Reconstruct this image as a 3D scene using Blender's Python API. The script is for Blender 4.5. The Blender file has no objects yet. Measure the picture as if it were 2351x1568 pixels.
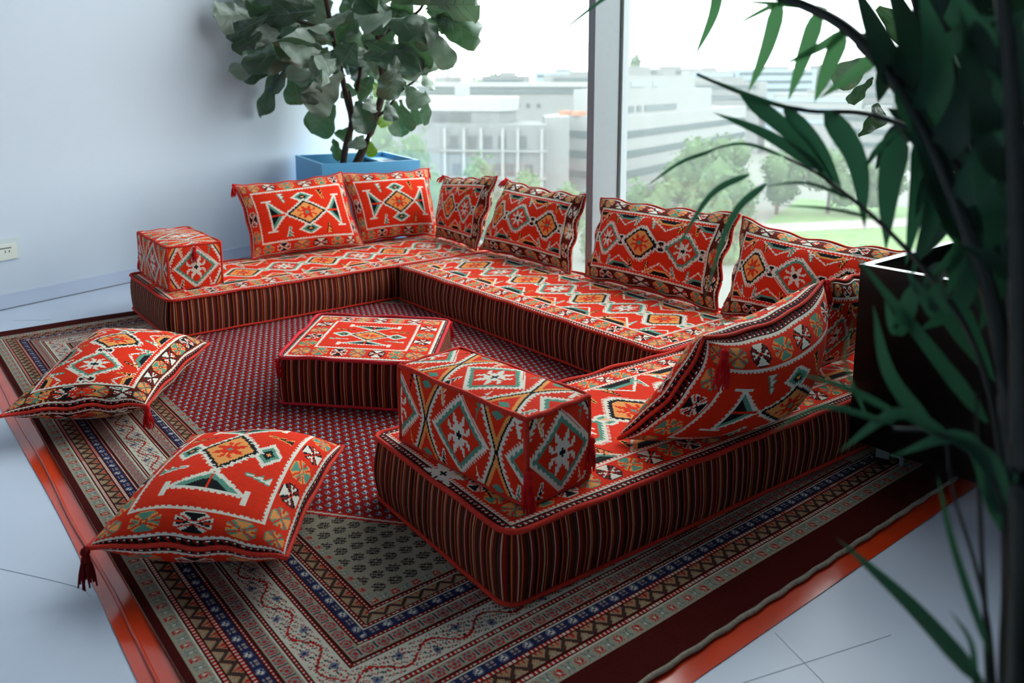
import bpy, math, random
import numpy as np
from mathutils import Vector, Matrix

# ------------------------------------------------------------------ camera, sky, exposure
scene = bpy.context.scene
COL = scene.collection

cam_data = bpy.data.cameras.new('camera')
camera = bpy.data.objects.new('camera', cam_data)
COL.objects.link(camera)
camera.location = (0.0, 0.0, 1.25)
YAW = math.radians(-38.725)
PITCH = math.radians(9.306)
camera.rotation_euler = (math.radians(90) - PITCH, 0.0, YAW)
cam_data.sensor_width = 36.0
cam_data.lens = 29.247
cam_data.shift_y = -287.0 / 2351.0
cam_data.clip_start = 0.05
cam_data.clip_end = 2000.0
cam_data.dof.use_dof = True
cam_data.dof.focus_distance = 2.8
cam_data.dof.aperture_fstop = 3.2
scene.camera = camera

world = bpy.data.worlds.new('overcast_sky')
scene.world = world
world.use_nodes = True
wn, wl = world.node_tree.nodes, world.node_tree.links
wn.clear()
w_out = wn.new('ShaderNodeOutputWorld')
w_bg = wn.new('ShaderNodeBackground')
w_bg.inputs['Color'].default_value = (0.93, 0.965, 1.0, 1.0)
w_bg.inputs['Strength'].default_value = 3.1
wl.new(w_bg.outputs['Background'], w_out.inputs['Surface'])

vs = scene.view_settings
vs.view_transform = 'Standard'
vs.look = 'None'
vs.gamma = 1.0
vs.use_curve_mapping = False
vs.exposure = 0.82
scene.cycles.max_bounces = 8
scene.cycles.diffuse_bounces = 4
scene.cycles.transparent_max_bounces = 16
scene.cycles.sample_clamp_indirect = 6.0

RNG = random.Random(11)
NRG = np.random.default_rng(5)


# ------------------------------------------------------------------ materials
def lin(c):
    return tuple(((v / 255.0) / 12.92 if v / 255.0 <= 0.04045 else ((v / 255.0 + 0.055) / 1.055) ** 2.4) for v in c)


def make_mat(name, rgb, rough=0.6, metal=0.0, noise=0.0, nscale=8.0, bump=0.0, bscale=60.0, spec=0.5, coat=0.0, transl=0.0, attr=None, sheen=0.0, tcol=None, under=None):
    m = bpy.data.materials.new(name)
    m.use_nodes = True
    nt = m.node_tree
    b = nt.nodes['Principled BSDF']
    b.inputs['Roughness'].default_value = rough
    b.inputs['Metallic'].default_value = metal
    b.inputs['Specular IOR Level'].default_value = spec
    if coat:
        b.inputs['Coat Weight'].default_value = coat
        b.inputs['Coat Roughness'].default_value = 0.12
    if sheen:
        b.inputs['Sheen Weight'].default_value = sheen
    col_out = None
    if attr:
        a = nt.nodes.new('ShaderNodeAttribute')
        a.attribute_name = attr
        col_out = a.outputs['Color']
    else:
        c = lin(rgb)
        b.inputs['Base Color'].default_value = (*c, 1)
        if noise:
            tc = nt.nodes.new('ShaderNodeTexCoord')
            n = nt.nodes.new('ShaderNodeTexNoise')
            n.inputs['Scale'].default_value = nscale
            n.inputs['Detail'].default_value = 5.0
            r = nt.nodes.new('ShaderNodeValToRGB')
            r.color_ramp.elements[0].position = 0.3
            r.color_ramp.elements[1].position = 0.7
            r.color_ramp.elements[0].color = (*[v * (1 - noise) for v in c], 1)
            r.color_ramp.elements[1].color = (*[min(1, v * (1 + noise)) for v in c], 1)
            nt.links.new(tc.outputs['Object'], n.inputs['Vector'])
            nt.links.new(n.outputs['Fac'], r.inputs['Fac'])
            col_out = r.outputs['Color']
    if col_out is not None:
        nt.links.new(col_out, b.inputs['Base Color'])
    if under:
        g = nt.nodes.new('ShaderNodeNewGeometry')
        mc = nt.nodes.new('ShaderNodeMix')
        mc.data_type = 'RGBA'
        nt.links.new(g.outputs['Backfacing'], mc.inputs['Factor'])
        if col_out is not None:
            nt.links.new(col_out, mc.inputs['A'])
        else:
            mc.inputs['A'].default_value = (*lin(rgb), 1)
        mc.inputs['B'].default_value = (*lin(under), 1)
        nt.links.new(mc.outputs['Result'], b.inputs['Base Color'])
    if bump:
        tc2 = nt.nodes.new('ShaderNodeTexCoord')
        n2 = nt.nodes.new('ShaderNodeTexNoise')
        n2.inputs['Scale'].default_value = bscale
        n2.inputs['Detail'].default_value = 3.0
        bp = nt.nodes.new('ShaderNodeBump')
        bp.inputs['Strength'].default_value = bump
        bp.inputs['Distance'].default_value = 0.004
        nt.links.new(tc2.outputs['Object'], n2.inputs['Vector'])
        nt.links.new(n2.outputs['Fac'], bp.inputs['Height'])
        nt.links.new(bp.outputs['Normal'], b.inputs['Normal'])
    if transl:
        t = nt.nodes.new('ShaderNodeBsdfTranslucent')
        mx = nt.nodes.new('ShaderNodeMixShader')
        mx.inputs['Fac'].default_value = transl
        c = lin(rgb)
        t.inputs['Color'].default_value = (*tcol, 1) if tcol else (min(1, c[0] * 1.8), min(1, c[1] * 2.4), min(1, c[2] * 1.2), 1)
        out = nt.nodes['Material Output']
        nt.links.new(b.outputs['BSDF'], mx.inputs[1])
        nt.links.new(t.outputs['BSDF'], mx.inputs[2])
        nt.links.new(mx.outputs['Shader'], out.inputs['Surface'])
    return m


def make_glass():
    m = bpy.data.materials.new('window_glass')
    m.use_nodes = True
    nt = m.node_tree
    nt.nodes.clear()
    out = nt.nodes.new('ShaderNodeOutputMaterial')
    tr = nt.nodes.new('ShaderNodeBsdfTransparent')
    tr.inputs['Color'].default_value = (0.95, 0.985, 0.97, 1)
    gl = nt.nodes.new('ShaderNodeBsdfGlossy')
    gl.inputs['Roughness'].default_value = 0.02
    gl.inputs['Color'].default_value = (0.9, 0.95, 0.95, 1)
    lw = nt.nodes.new('ShaderNodeLayerWeight')      # thin pane: same reflectance from both sides
    lw.inputs['Blend'].default_value = 0.5
    pw = nt.nodes.new('ShaderNodeMath')
    pw.operation = 'POWER'
    pw.inputs[1].default_value = 4.5
    fr = nt.nodes.new('ShaderNodeMath')
    fr.operation = 'MULTIPLY_ADD'
    fr.inputs[1].default_value = 0.6
    fr.inputs[2].default_value = 0.03
    nt.links.new(lw.outputs['Facing'], pw.inputs[0])
    nt.links.new(pw.outputs[0], fr.inputs[0])
    m1 = nt.nodes.new('ShaderNodeMixShader')
    nt.links.new(fr.outputs[0], m1.inputs['Fac'])
    nt.links.new(tr.outputs['BSDF'], m1.inputs[1])
    nt.links.new(gl.outputs['BSDF'], m1.inputs[2])
    haze_veil = nt.nodes.new('ShaderNodeBsdfTranslucent')  # white veil mixed into the pane, stands in for outdoor haze
    haze_veil.inputs['Color'].default_value = (0.93, 0.97, 0.96, 1)
    m2 = nt.nodes.new('ShaderNodeMixShader')
    m2.inputs['Fac'].default_value = 0.045
    nt.links.new(m1.outputs['Shader'], m2.inputs[1])
    nt.links.new(haze_veil.outputs['BSDF'], m2.inputs[2])
    nt.links.new(m2.outputs['Shader'], out.inputs['Surface'])
    return m


M = {
    'wall': make_mat('wall_paint', (214, 224, 236), 0.55, noise=0.02, nscale=1.2, bump=0.05, bscale=120),
    'floor': make_mat('floor_coating', (206, 216, 234), 0.32, noise=0.04, nscale=2.5, bump=0.03, bscale=40),
    'ceiling': make_mat('ceiling_paint', (124, 127, 132), 0.8),
    'wall_d': make_mat('dark_grey_wall_paint', (86, 88, 92), 0.7, noise=0.03, nscale=1.0),
    'base': make_mat('baseboard_paint', (205, 217, 236), 0.45),
    'scratch': make_mat('floor_scratch', (168, 176, 192), 0.5),
    'gap_shade': make_mat('gap_shade_grey', (120, 125, 138), 0.6),  # grey for the painted shade line below the baseboard
    'plate': make_mat('socket_plate_plastic', (214, 224, 226), 0.35),
    'socket': make_mat('socket_plastic', (236, 238, 226), 0.35),
    'slot': make_mat('socket_slot', (40, 44, 52), 0.6),
    'alu': make_mat('brushed_aluminium', (148, 154, 158), 0.5, metal=0.1, noise=0.02, nscale=30),
    'gasket': make_mat('black_gasket', (40, 42, 44), 0.7),
    'glass': make_glass(),
    'fabric': make_mat('kilim_weave', (200, 50, 30), 0.95, attr='Col', bump=0.35, bscale=420, spec=0.15),
    'rug': make_mat('rug_pile', (150, 50, 40), 1.0, attr='Col', bump=0.6, bscale=260, spec=0.05),
    'piping': make_mat('red_cord', (212, 56, 42), 0.85, noise=0.18, nscale=160, bump=0.4, bscale=240, spec=0.2),
    'pipingp': make_mat('pink_red_cord', (216, 48, 58), 0.85, noise=0.18, nscale=160, bump=0.4, bscale=240, spec=0.2),
    'tassel': make_mat('tassel_yarn', (206, 30, 34), 0.9, noise=0.2, nscale=90, spec=0.15),
    'tassel_d': make_mat('tassel_yarn_maroon', (110, 20, 22), 0.9, noise=0.2, nscale=90, spec=0.15),
    'film': make_mat('orange_red_film', (214, 62, 22), 0.16, noise=0.12, nscale=5, bump=0.12, bscale=14, spec=0.6),
    'fringe': make_mat('rug_selvedge', (150, 142, 126), 0.95, noise=0.2, nscale=90),
    'planter': make_mat('blue_lacquer', (92, 170, 216), 0.4, noise=0.03, nscale=3),
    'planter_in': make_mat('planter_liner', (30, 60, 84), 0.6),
    'soil': make_mat('dark_soil', (48, 38, 30), 1.0, noise=0.4, nscale=40, bump=1.0, bscale=50),
    'bark': make_mat('fig_bark', (66, 50, 42), 0.9, noise=0.3, nscale=40, bump=0.5, bscale=80),
    'figleaf': make_mat('fig_leaf', (58, 80, 64), 0.34, noise=0.22, nscale=9, bump=0.25, bscale=22, spec=0.85, transl=0.18, under=(128, 142, 128)),
    'figleaf_y': make_mat('fig_leaf_yellowing', (112, 136, 52), 0.42, noise=0.25, nscale=14, transl=0.3),
    'vein': make_mat('leaf_vein', (128, 148, 124), 0.6),
    'palm': make_mat('palm_leaflet', (22, 58, 42), 0.36, noise=0.2, nscale=12, spec=0.5, transl=0.25, tcol=(0.06, 0.26, 0.12)),
    'palm_backlit': make_mat('backlit_palm_leaflet', (52, 108, 58), 0.4, noise=0.15, nscale=12, transl=0.5, tcol=(0.13, 0.36, 0.14)),  # lighter copy of the leaflet: sky light from behind put into the colour
    'palm_shaded': make_mat('palm_leaflet_shaded', (20, 48, 34), 0.4, noise=0.2, nscale=12, spec=0.45, transl=0.12),  # darker copy of the leaflet: shade of the dense fronds put into the colour
    'stem': make_mat('palm_stem', (16, 24, 16), 0.5, noise=0.2, nscale=20),
    'black': make_mat('black_gloss_lacquer', (10, 10, 11), 0.28, spec=0.35),
    'chrome': make_mat('zinc_steel', (150, 166, 178), 0.35, metal=0.8),
    'rubber': make_mat('black_rubber', (18, 18, 19), 0.7),
    'cane': make_mat('cane_stake', (150, 134, 110), 0.7, noise=0.15, nscale=30),
    'pot': make_mat('dark_clay_pot', (52, 46, 44), 0.7, noise=0.1, nscale=10),
}


# ------------------------------------------------------------------ object helpers
def mesh_data(name, verts, faces, mat, colors=None, smooth=True):
    verts = np.asarray(verts, dtype=np.float32).reshape(-1, 3)
    me = bpy.data.meshes.new(name)
    if isinstance(faces, np.ndarray):
        k = faces.shape[1]
        nf = len(faces)
        me.vertices.add(len(verts))
        me.vertices.foreach_set('co', verts.ravel())
        me.loops.add(nf * k)
        me.loops.foreach_set('vertex_index', faces.astype(np.int32).ravel())
        me.polygons.add(nf)
        me.polygons.foreach_set('loop_start', np.arange(0, nf * k, k, dtype=np.int32))
        me.update(calc_edges=True)
    else:
        me.from_pydata([tuple(map(float, v)) for v in verts], [], [tuple(f) for f in faces])
        nf = len(faces)
    if smooth:
        me.polygons.foreach_set('use_smooth', np.ones(nf, dtype=bool))
    if colors is not None:
        at = me.attributes.new('Col', 'FLOAT_COLOR', 'FACE')
        c4 = np.ones((nf, 4), dtype=np.float32)
        c4[:, :3] = colors
        at.data.foreach_set('color', c4.ravel())
    if mat is not None:
        me.materials.append(mat)
    me.update()
    return me


def link(name, me, parent=None, loc=(0, 0, 0)):
    o = bpy.data.objects.new(name, me)
    COL.objects.link(o)
    o.parent = parent
    o.location = loc
    return o


def tag(o, label=None, cat=None, group=None, kind=None):
    if label:
        o['label'] = label
    if cat:
        o['category'] = cat
    if group:
        o['group'] = group
    if kind:
        o['kind'] = kind
    return o


class Thing:
    """An Empty at a thing's base; part() takes world coordinates."""

    def __init__(self, name, loc, label=None, cat=None, group=None, kind=None):
        self.o = bpy.data.objects.new(name, None)
        COL.objects.link(self.o)
        self.o.location = loc
        self.o.empty_display_size = 0.1
        self.loc = np.array(loc, dtype=float)
        tag(self.o, label, cat, group, kind)

    def part(self, name, vf, mat, colors=None, smooth=True, parent=None, kind=None):
        v, f = vf
        me = mesh_data(name, np.asarray(v, dtype=float) - self.loc, f, mat, colors, smooth)
        o = link(name, me, parent or self.o)
        if kind:
            o['kind'] = kind
        return o


def join(*vfs):
    V, F, n = [], [], 0
    for v, f in vfs:
        v = np.asarray(v, dtype=float)
        V.append(v)
        F += [tuple(int(i) + n for i in q) for q in f]
        n += len(v)
    return np.concatenate(V), F


def box(x0, x1, y0, y1, z0, z1):
    v = [(x0, y0, z0), (x1, y0, z0), (x1, y1, z0), (x0, y1, z0), (x0, y0, z1), (x1, y0, z1), (x1, y1, z1), (x0, y1, z1)]
    f = [(3, 2, 1, 0), (4, 5, 6, 7), (0, 1, 5, 4), (1, 2, 6, 5), (2, 3, 7, 6), (3, 0, 4, 7)]
    return np.array(v, dtype=float), f


def xf(vf, rot=0.0, off=(0, 0, 0), about=(0, 0, 0)):
    v = np.asarray(vf[0], dtype=float) - about
    c, s = math.cos(rot), math.sin(rot)
    w = v.copy()
    w[:, 0] = c * v[:, 0] - s * v[:, 1]
    w[:, 1] = s * v[:, 0] + c * v[:, 1]
    return w + np.array(about) + np.array(off), vf[1]


def prism(poly, z0, z1):
    n = len(poly)
    v = [(x, y, z0) for x, y in poly] + [(x, y, z1) for x, y in poly]
    f = [tuple(range(n - 1, -1, -1)), tuple(range(n, 2 * n))]
    f += [(i, (i + 1) % n, n + (i + 1) % n, n + i) for i in range(n)]
    return np.array(v, dtype=float), f


def smooth_path(pts, n):
    """Catmull-Rom resampling."""
    P = np.asarray(pts, dtype=float)
    if len(P) == 2:
        t = np.linspace(0, 1, n)[:, None]
        return P[0] * (1 - t) + P[1] * t
    Q = np.vstack([2 * P[0] - P[1], P, 2 * P[-1] - P[-2]])
    out = []
    for u in np.linspace(0, len(P) - 1 - 1e-6, n):
        i = int(u)
        t = u - i
        p0, p1, p2, p3 = Q[i], Q[i + 1], Q[i + 2], Q[i + 3]
        out.append(0.5 * (2 * p1 + (p2 - p0) * t + (2 * p0 - 5 * p1 + 4 * p2 - p3) * t * t + (3 * p1 - p0 - 3 * p2 + p3) * t ** 3))
    return np.array(out)


def tube(path, r, seg=6, closed=False, taper=1.0):
    P = np.asarray(path, dtype=float)
    n = len(P)
    if closed:
        T = np.roll(P, -1, 0) - np.roll(P, 1, 0)
    else:
        T = np.gradient(P, axis=0)
    T /= np.linalg.norm(T, axis=1)[:, None] + 1e-9
    up = np.tile(np.array([0.0, 0.0, 1.0]), (n, 1))
    bad = np.abs(T[:, 2]) > 0.92
    up[bad] = (1.0, 0.0, 0.0)
    A = np.cross(T, up)
    A /= np.linalg.norm(A, axis=1)[:, None] + 1e-9
    B = np.cross(A, T)
    rr = r * np.linspace(1, taper, n) if np.isscalar(r) else np.asarray(r)
    a = np.linspace(0, 2 * np.pi, seg, endpoint=False)
    V = P[:, None, :] + rr[:, None, None] * (np.cos(a)[None, :, None] * A[:, None, :] + np.sin(a)[None, :, None] * B[:, None, :])
    V = V.reshape(-1, 3)
    F = []
    m = n if closed else n - 1
    for i in range(m):
        j = (i + 1) % n
        for k in range(seg):
            l = (k + 1) % seg
            F.append((i * seg + k, i * seg + l, j * seg + l, j * seg + k))
    if not closed:
        F.append(tuple(range(seg - 1, -1, -1)))
        F.append(tuple((n - 1) * seg + k for k in range(seg)))
    return V, F


def grid_faces(nx, ny, flip=False):
    i, j = np.meshgrid(np.arange(nx), np.arange(ny), indexing='xy')
    a = (j * (nx + 1) + i).ravel()
    q = np.stack([a, a + 1, a + nx + 2, a + nx + 1], 1)
    return q[:, ::-1].copy() if flip else q


# ------------------------------------------------------------------ woven patterns: one colour for each cell of the weave
R_, W_, O_, T_, K_, D_, N_, B_, S_, P_, O2_, S2_ = range(12)
PAL = np.array([lin(c) for c in [(228, 50, 22), (232, 226, 210), (240, 158, 86), (94, 150, 130), (22, 24, 28), (140, 26, 18), (40, 46, 74), (92, 30, 18), (150, 150, 136), (206, 180, 156), (206, 104, 52), (74, 62, 50)]])


def canvas(w, h, c, fill=R_):
    nx, ny = max(2, round(w / c)), max(2, round(h / c))
    X, Y = np.meshgrid((np.arange(nx) + 0.5) / nx * w - w / 2, (np.arange(ny) + 0.5) / ny * h - h / 2, indexing='xy')
    return np.full((ny, nx), fill, dtype=np.uint8), X, Y


def tooth(a, p):
    return np.mod(a / p, 1.0) < 0.5


FLOWER = ["...#.....#...", "...##...##...", "...###.###...", "#...#####...#", "##.#######.##", ".#####k#####.", "....#kkk#....", ".#####k#####.", "##.#######.##", "#...#####...#", "...###.###...", "...##...##...", "...#.....#..."]
FL = np.array([[{'.': 0, '#': 1, 'k': 2}[ch] for ch in row] for row in FLOWER])


def flower(C, X, Y, cx, cy, rx, ry, col, core):
    x, y = (X - cx) / rx, (Y - cy) / ry
    m = (np.abs(x) < 1) & (np.abs(y) < 1)
    i = np.clip(((x[m] + 1) / 2 * 13).astype(int), 0, 12)
    j = np.clip(((y[m] + 1) / 2 * 13).astype(int), 0, 12)
    v = FL[j, i]
    s = C[m]
    s[v == 1] = col
    s[v == 2] = core
    C[m] = s


STARS = [(W_, K_, R_), (T_, O_, R_), (K_, W_, R_), (O_, T_, R_), (W_, K_, D_), (T_, O_, R_)]


def star(C, X, Y, cx, cy, s, k, turn):
    """four broad petals, four hooked diagonal arms, on a red ground"""
    fill, line, bg = STARS[k % len(STARS)]
    x, y = (X - cx) / s, (Y - cy) / s
    if turn:
        x, y = y, x
    ax, ay = np.abs(x), np.abs(y)
    m = (ax < 1) & (ay < 1)
    o = m & (ax + ay < 1.42)
    C[o & (ay > 0.88 * ax - 0.10) & (ay > 0.25)] = line
    C[o & (ax > 1.2 * ay + 0.02) & (ax > 0.2) & (ax < 0.92)] = line
    C[o & (ay > 1.45 * ax + 0.10) & (ay < 0.92)] = fill
    C[o & (np.abs(ay - 0.8 * ax) < 0.10) & (ax > 0.3)] = bg
    C[o & (ax > 1.75 * ay + 0.16) & (ax < 0.82)] = fill
    C[o & (ax > 0.55) & (ay < 0.13)] = bg
    C[m & (ax < 0.12) & (ay < 0.12)] = line


def feather(C, X, Y, cx, cy, sx, sy, col, edge=None, flipx=1, flipy=1):
    x, y = (X - cx) / sx * flipx, (Y - cy) / sy * flipy
    u = (y + 1) / 2 * 3
    k = np.floor(u)
    fr = u - k
    wmax = (3 - k) / 3
    m = (np.abs(y) < 1) & (x > -0.7 + 0.45 * (y + 1)) & (x < -0.7 + 0.45 * (y + 1) + 1.25 * wmax * (1 - fr))
    if edge is not None:
        m2 = (np.abs(y) < 1) & (x > -0.95 + 0.45 * (y + 1)) & (x < -0.5 + 0.45 * (y + 1) + 1.35 * wmax * (1 - fr))
        C[m2] = edge
    C[m] = col


def frame_border(C, X, Y, w, h, bw=0.080, outer=0.017, out_col=K_):
    """ladder, teeth, a row of stars, teeth; returns the half sizes of the inner field"""
    dx, dy = w / 2 - np.abs(X), h / 2 - np.abs(Y)
    d = np.minimum(dx, dy)
    s = np.where(dx < dy, Y, X)
    m = d < outer
    C[m] = D_
    C[m & (np.mod(s + d * 0.7, 0.017) < 0.011)] = out_col
    C[m & (d > outer * 0.45) & (d < outer * 0.78) & (np.mod(s + d * 0.7, 0.017) < 0.005)] = W_
    m = (d >= outer) & (d < outer + 0.012)
    C[m] = R_
    C[m & ((d < outer + 0.0055) | tooth(s + d * 0.8, 0.014))] = W_
    a = outer + 0.014
    hb = bw / 2
    nx = max(2, round((w - 2 * a - bw) / bw))
    ny = max(2, round((h - 2 * a - bw) / bw))
    x0, y0 = w / 2 - a - hb, h / 2 - a - hb
    for i in range(nx + 1):
        cx = -x0 + 2 * x0 * i / nx
        for sg in (-1, 1):
            star(C, X, Y, cx, sg * y0, hb * 0.90, 3 if i in (0, nx) else i + (2 if sg > 0 else 0), False)
    for j in range(1, ny):
        cy = -y0 + 2 * y0 * j / ny
        for sg in (-1, 1):
            star(C, X, Y, sg * x0, cy, hb * 0.90, j + (1 if sg > 0 else 0), True)
    b = a + bw
    m = (d >= b) & (d < b + 0.014)
    C[m] = R_
    C[m & ((d < b + 0.007) | tooth(s, 0.013))] = W_
    return w / 2 - b - 0.014, h / 2 - b - 0.014


def inside(X, Y, hw, hh):
    return (np.abs(X) < hw) & (np.abs(Y) < hh)


def medallion(C, X, Y, hw, hh, tw=0.012):
    ax, ay = np.abs(X), np.abs(Y)
    # side triangles and bars
    q = (ax - 0.40 * hw) / (0.32 * hw)
    tm = (q > 0) & (q < 1)
    C[tm & (ay < q * 0.60 * hh + 0.25 * tw * tooth(X, tw))] = W_
    C[tm & (q > 0.24) & (ay < (q - 0.20) * 0.64 * hh)] = T_
    C[tm & (q > 0.46) & (ay < (q - 0.42) * 0.60 * hh)] = K_
    C[tm & (ay < 0.03 * hh)] = R_
    C[(ax >= 0.72 * hw) & (ax < 0.755 * hw + 0.5 * tw * tooth(Y, tw)) & (ay < 0.66 * hh)] = W_
    C[(ax > 0.64 * hw) & (ax < 0.88 * hw) & (ay > 0.58 * hh) & (ay < 0.67 * hh)] = W_
    # hexagons above and below
    d = ax / (0.23 * hw) + np.abs(ay - 0.66 * hh) / (0.30 * hh)
    k = ay < 0.92 * hh
    C[k & (d < 1.0)] = W_
    C[k & (d < 0.70)] = T_
    C[k & (d < 0.40)] = K_
    C[k & (d < 0.17)] = O_
    # centre
    d = ax / (0.44 * hw) + ay / (0.54 * hh)
    C[(d < 1.0) | ((d < 1.07) & tooth(X, tw))] = W_
    C[(d < 0.86) | ((d < 0.91) & tooth(X, tw))] = K_
    C[d < 0.74] = O_
    flower(C, X, Y, 0, 0, 0.17 * hw, 0.24 * hh, R_, T_)
    for sx, sy, c, e in ((-1, 1, W_, T_), (1, 1, K_, O_), (-1, -1, T_, W_), (1, -1, O_, K_)):
        feather(C, X, Y, sx * 0.40 * hw, sy * 0.70 * hh, 0.085 * hw, 0.24 * hh, c, e, flipx=1, flipy=sy * -1 if sy < 0 else -1)


def lattice(C, X, Y, hw, hh, p, tw=0.012, lead=0, long=False):
    """a row of toothed six-sided diamonds joined by small squares, half triangles at the sides, feathers between"""
    ins = inside(X, Y, hw, hh)
    n = int(hw / p) + 2
    ry = 0.60 * hh
    rx = 0.42 * p
    ay = np.abs(Y)
    for k in range(-n, n + 1):
        xc = (k + 0.5) * p
        a = np.abs(X - xc)
        q = (ay - 0.52 * hh) / (0.48 * hh)
        tm = ins & (q > 0)
        C[tm & (a < q * 0.44 * p) & (a > q * 0.44 * p - (0.011 if long else 0.007) - 0.004 * tooth(X, tw))] = W_
        C[tm & (a < q * 0.44 * p - 0.014) & (q > 0.55)] = (T_ if k % 2 else O_)
        C[tm & (a < q * 0.44 * p - 0.030) & (q > 0.72)] = K_
        d = np.maximum((a / (0.15 * p) + ay / (0.24 * hh)) * 0.8, ay / (0.2 * hh))
        C[ins & (d < 1.0)] = W_
        C[ins & (d < 0.72)] = (T_ if long else K_)
        C[ins & (d < 0.36)] = (O_ if long else D_)
    for k in range(-n, n + 1):
        xc = k * p
        a = np.abs(X - xc)
        d = np.maximum((a / rx + ay / ry) * 0.86, ay / ry * 1.02)
        orange = (k + lead) % 2 == 0
        C[ins & ((d < 0.98) | ((d < 1.07) & tooth(X + Y, tw)))] = W_
        C[ins & ((d < 0.82) | ((d < 0.88) & tooth(X, tw)))] = (K_ if orange else T_)
        C[ins & (d < 0.70)] = (O_ if orange else R_)
        flower(C, X, Y, xc, 0, 0.46 * rx, 0.50 * ry, (R_ if orange else W_), (T_ if orange else K_))
        for sx in (-1, 1):
            for sy in (-1, 1):
                c, e = [(T_, W_), (O_, K_), (W_, T_), (K_, O_)][(k + sx + (sy + 1) // 2) % 4]
                feather(C, X, Y, xc + sx * 0.20 * p, sy * 0.72 * hh, 0.085 * p, 0.17 * hh, c, e, flipx=sx, flipy=-sy)


def shade(C, rng=NRG, amt=0.10):
    c = PAL[C]
    j = 1 + amt * (rng.random(C.shape) - 0.5) + 0.06 * (rng.random((C.shape[0], 1)) - 0.5)
    return (c * j[..., None]).reshape(-1, 3)


def pat_medallion(w, h, c=0.004):
    C, X, Y = canvas(w, h, c)
    hw, hh = frame_border(C, X, Y, w, h)
    medallion(C, X, Y, hw * 0.96, hh * 0.96)
    return C


def pat_allover(w, h, c=0.004, lead=0):
    C, X, Y = canvas(w, h, c, B_)
    hw, hh = frame_border(C, X, Y, w, h, bw=0.076)
    ins = inside(X, Y, hw + 0.001, hh + 0.001)
    C[ins] = R_
    lattice(C, X, Y, hw, hh - 0.012, hw * 0.62, lead=lead)
    m = ins & (np.abs(Y) > hh - 0.013)
    C[m] = R_
    C[m & (np.abs(Y) < hh - 0.007) & tooth(X, 0.012)] = W_
    C[m & (np.abs(Y) < hh - 0.010)] = W_
    return C


def pat_seat(w, h, c=0.004, lead=0):
    C, X, Y = canvas(w, h, c)
    hw, hh = frame_border(C, X, Y, w, h, bw=0.078, outer=0.028)
    lattice(C, X, Y, hw, hh, 0.235, lead=lead, long=True)
    return C


def pat_arm(w, h, c=0.004, off=0.0, lead=0):
    C, X, Y = canvas(w, h, c)
    X = X - off
    ay = np.abs(Y)
    hh = h / 2
    p = 0.29
    for k in range(-2, 3):
        xc = (k + 0.5) * p
        a = np.abs(X - xc)
        lens = 0.052 * (ay / hh) ** 1.3 + 0.004
        C[(a < lens + 0.012 + 0.006 * tooth(Y, 0.014))] = W_
        C[a < lens + 0.003] = K_
        C[a < lens - 0.004] = O_
        C[a < lens - 0.016] = R_
        d = np.abs(a) / 0.022 + np.abs(ay - 0.86 * hh) / 0.014
        C[(d < 1)] = T_
        for sx in (-1, 1):
            for sy in (-1, 1):
                feather(C, X, Y, xc + sx * 0.075, sy * 0.74 * hh, 0.017, 0.024, (T_, O_, W_, K_)[(k + sx + sy) % 4], W_ if (sx > 0) else None, flipx=sx, flipy=-sy)
    for k in range(-2, 3):
        xc = k * p
        a = np.abs(X - xc)
        d = a / (0.112) + ay / (0.95 * hh)
        C[(d < 1.0) | ((d < 1.08) & tooth(X + Y, 0.016))] = W_
        C[(d < 0.86) | ((d < 0.90) & tooth(X, 0.014))] = T_
        C[d < 0.74] = D_ if lead else R_
        flower(C, X, Y, xc, 0, 0.046, 0.50 * hh, W_, K_)
    C[:, np.abs(X[0] + off) > w / 2 - 0.006] = R_
    return C


def stripes(n, seed):
    rng = random.Random(seed)
    seq = []
    while len(seq) < n:
        seq += [P_] + [B_] * rng.choice((1, 2)) + [O2_] + [B_] * rng.choice((4, 5)) + [K_, S2_] + [B_] * 2 + [P_] + [D_] * rng.choice((2, 3)) + [B_] * rng.choice((2, 3)) + [K_] * rng.choice((1, 2, 3)) + [B_] + [O2_] + [B_] * rng.choice((3, 4)) + [D_]
    return np.array(seq[:n], dtype=np.uint8)

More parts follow.
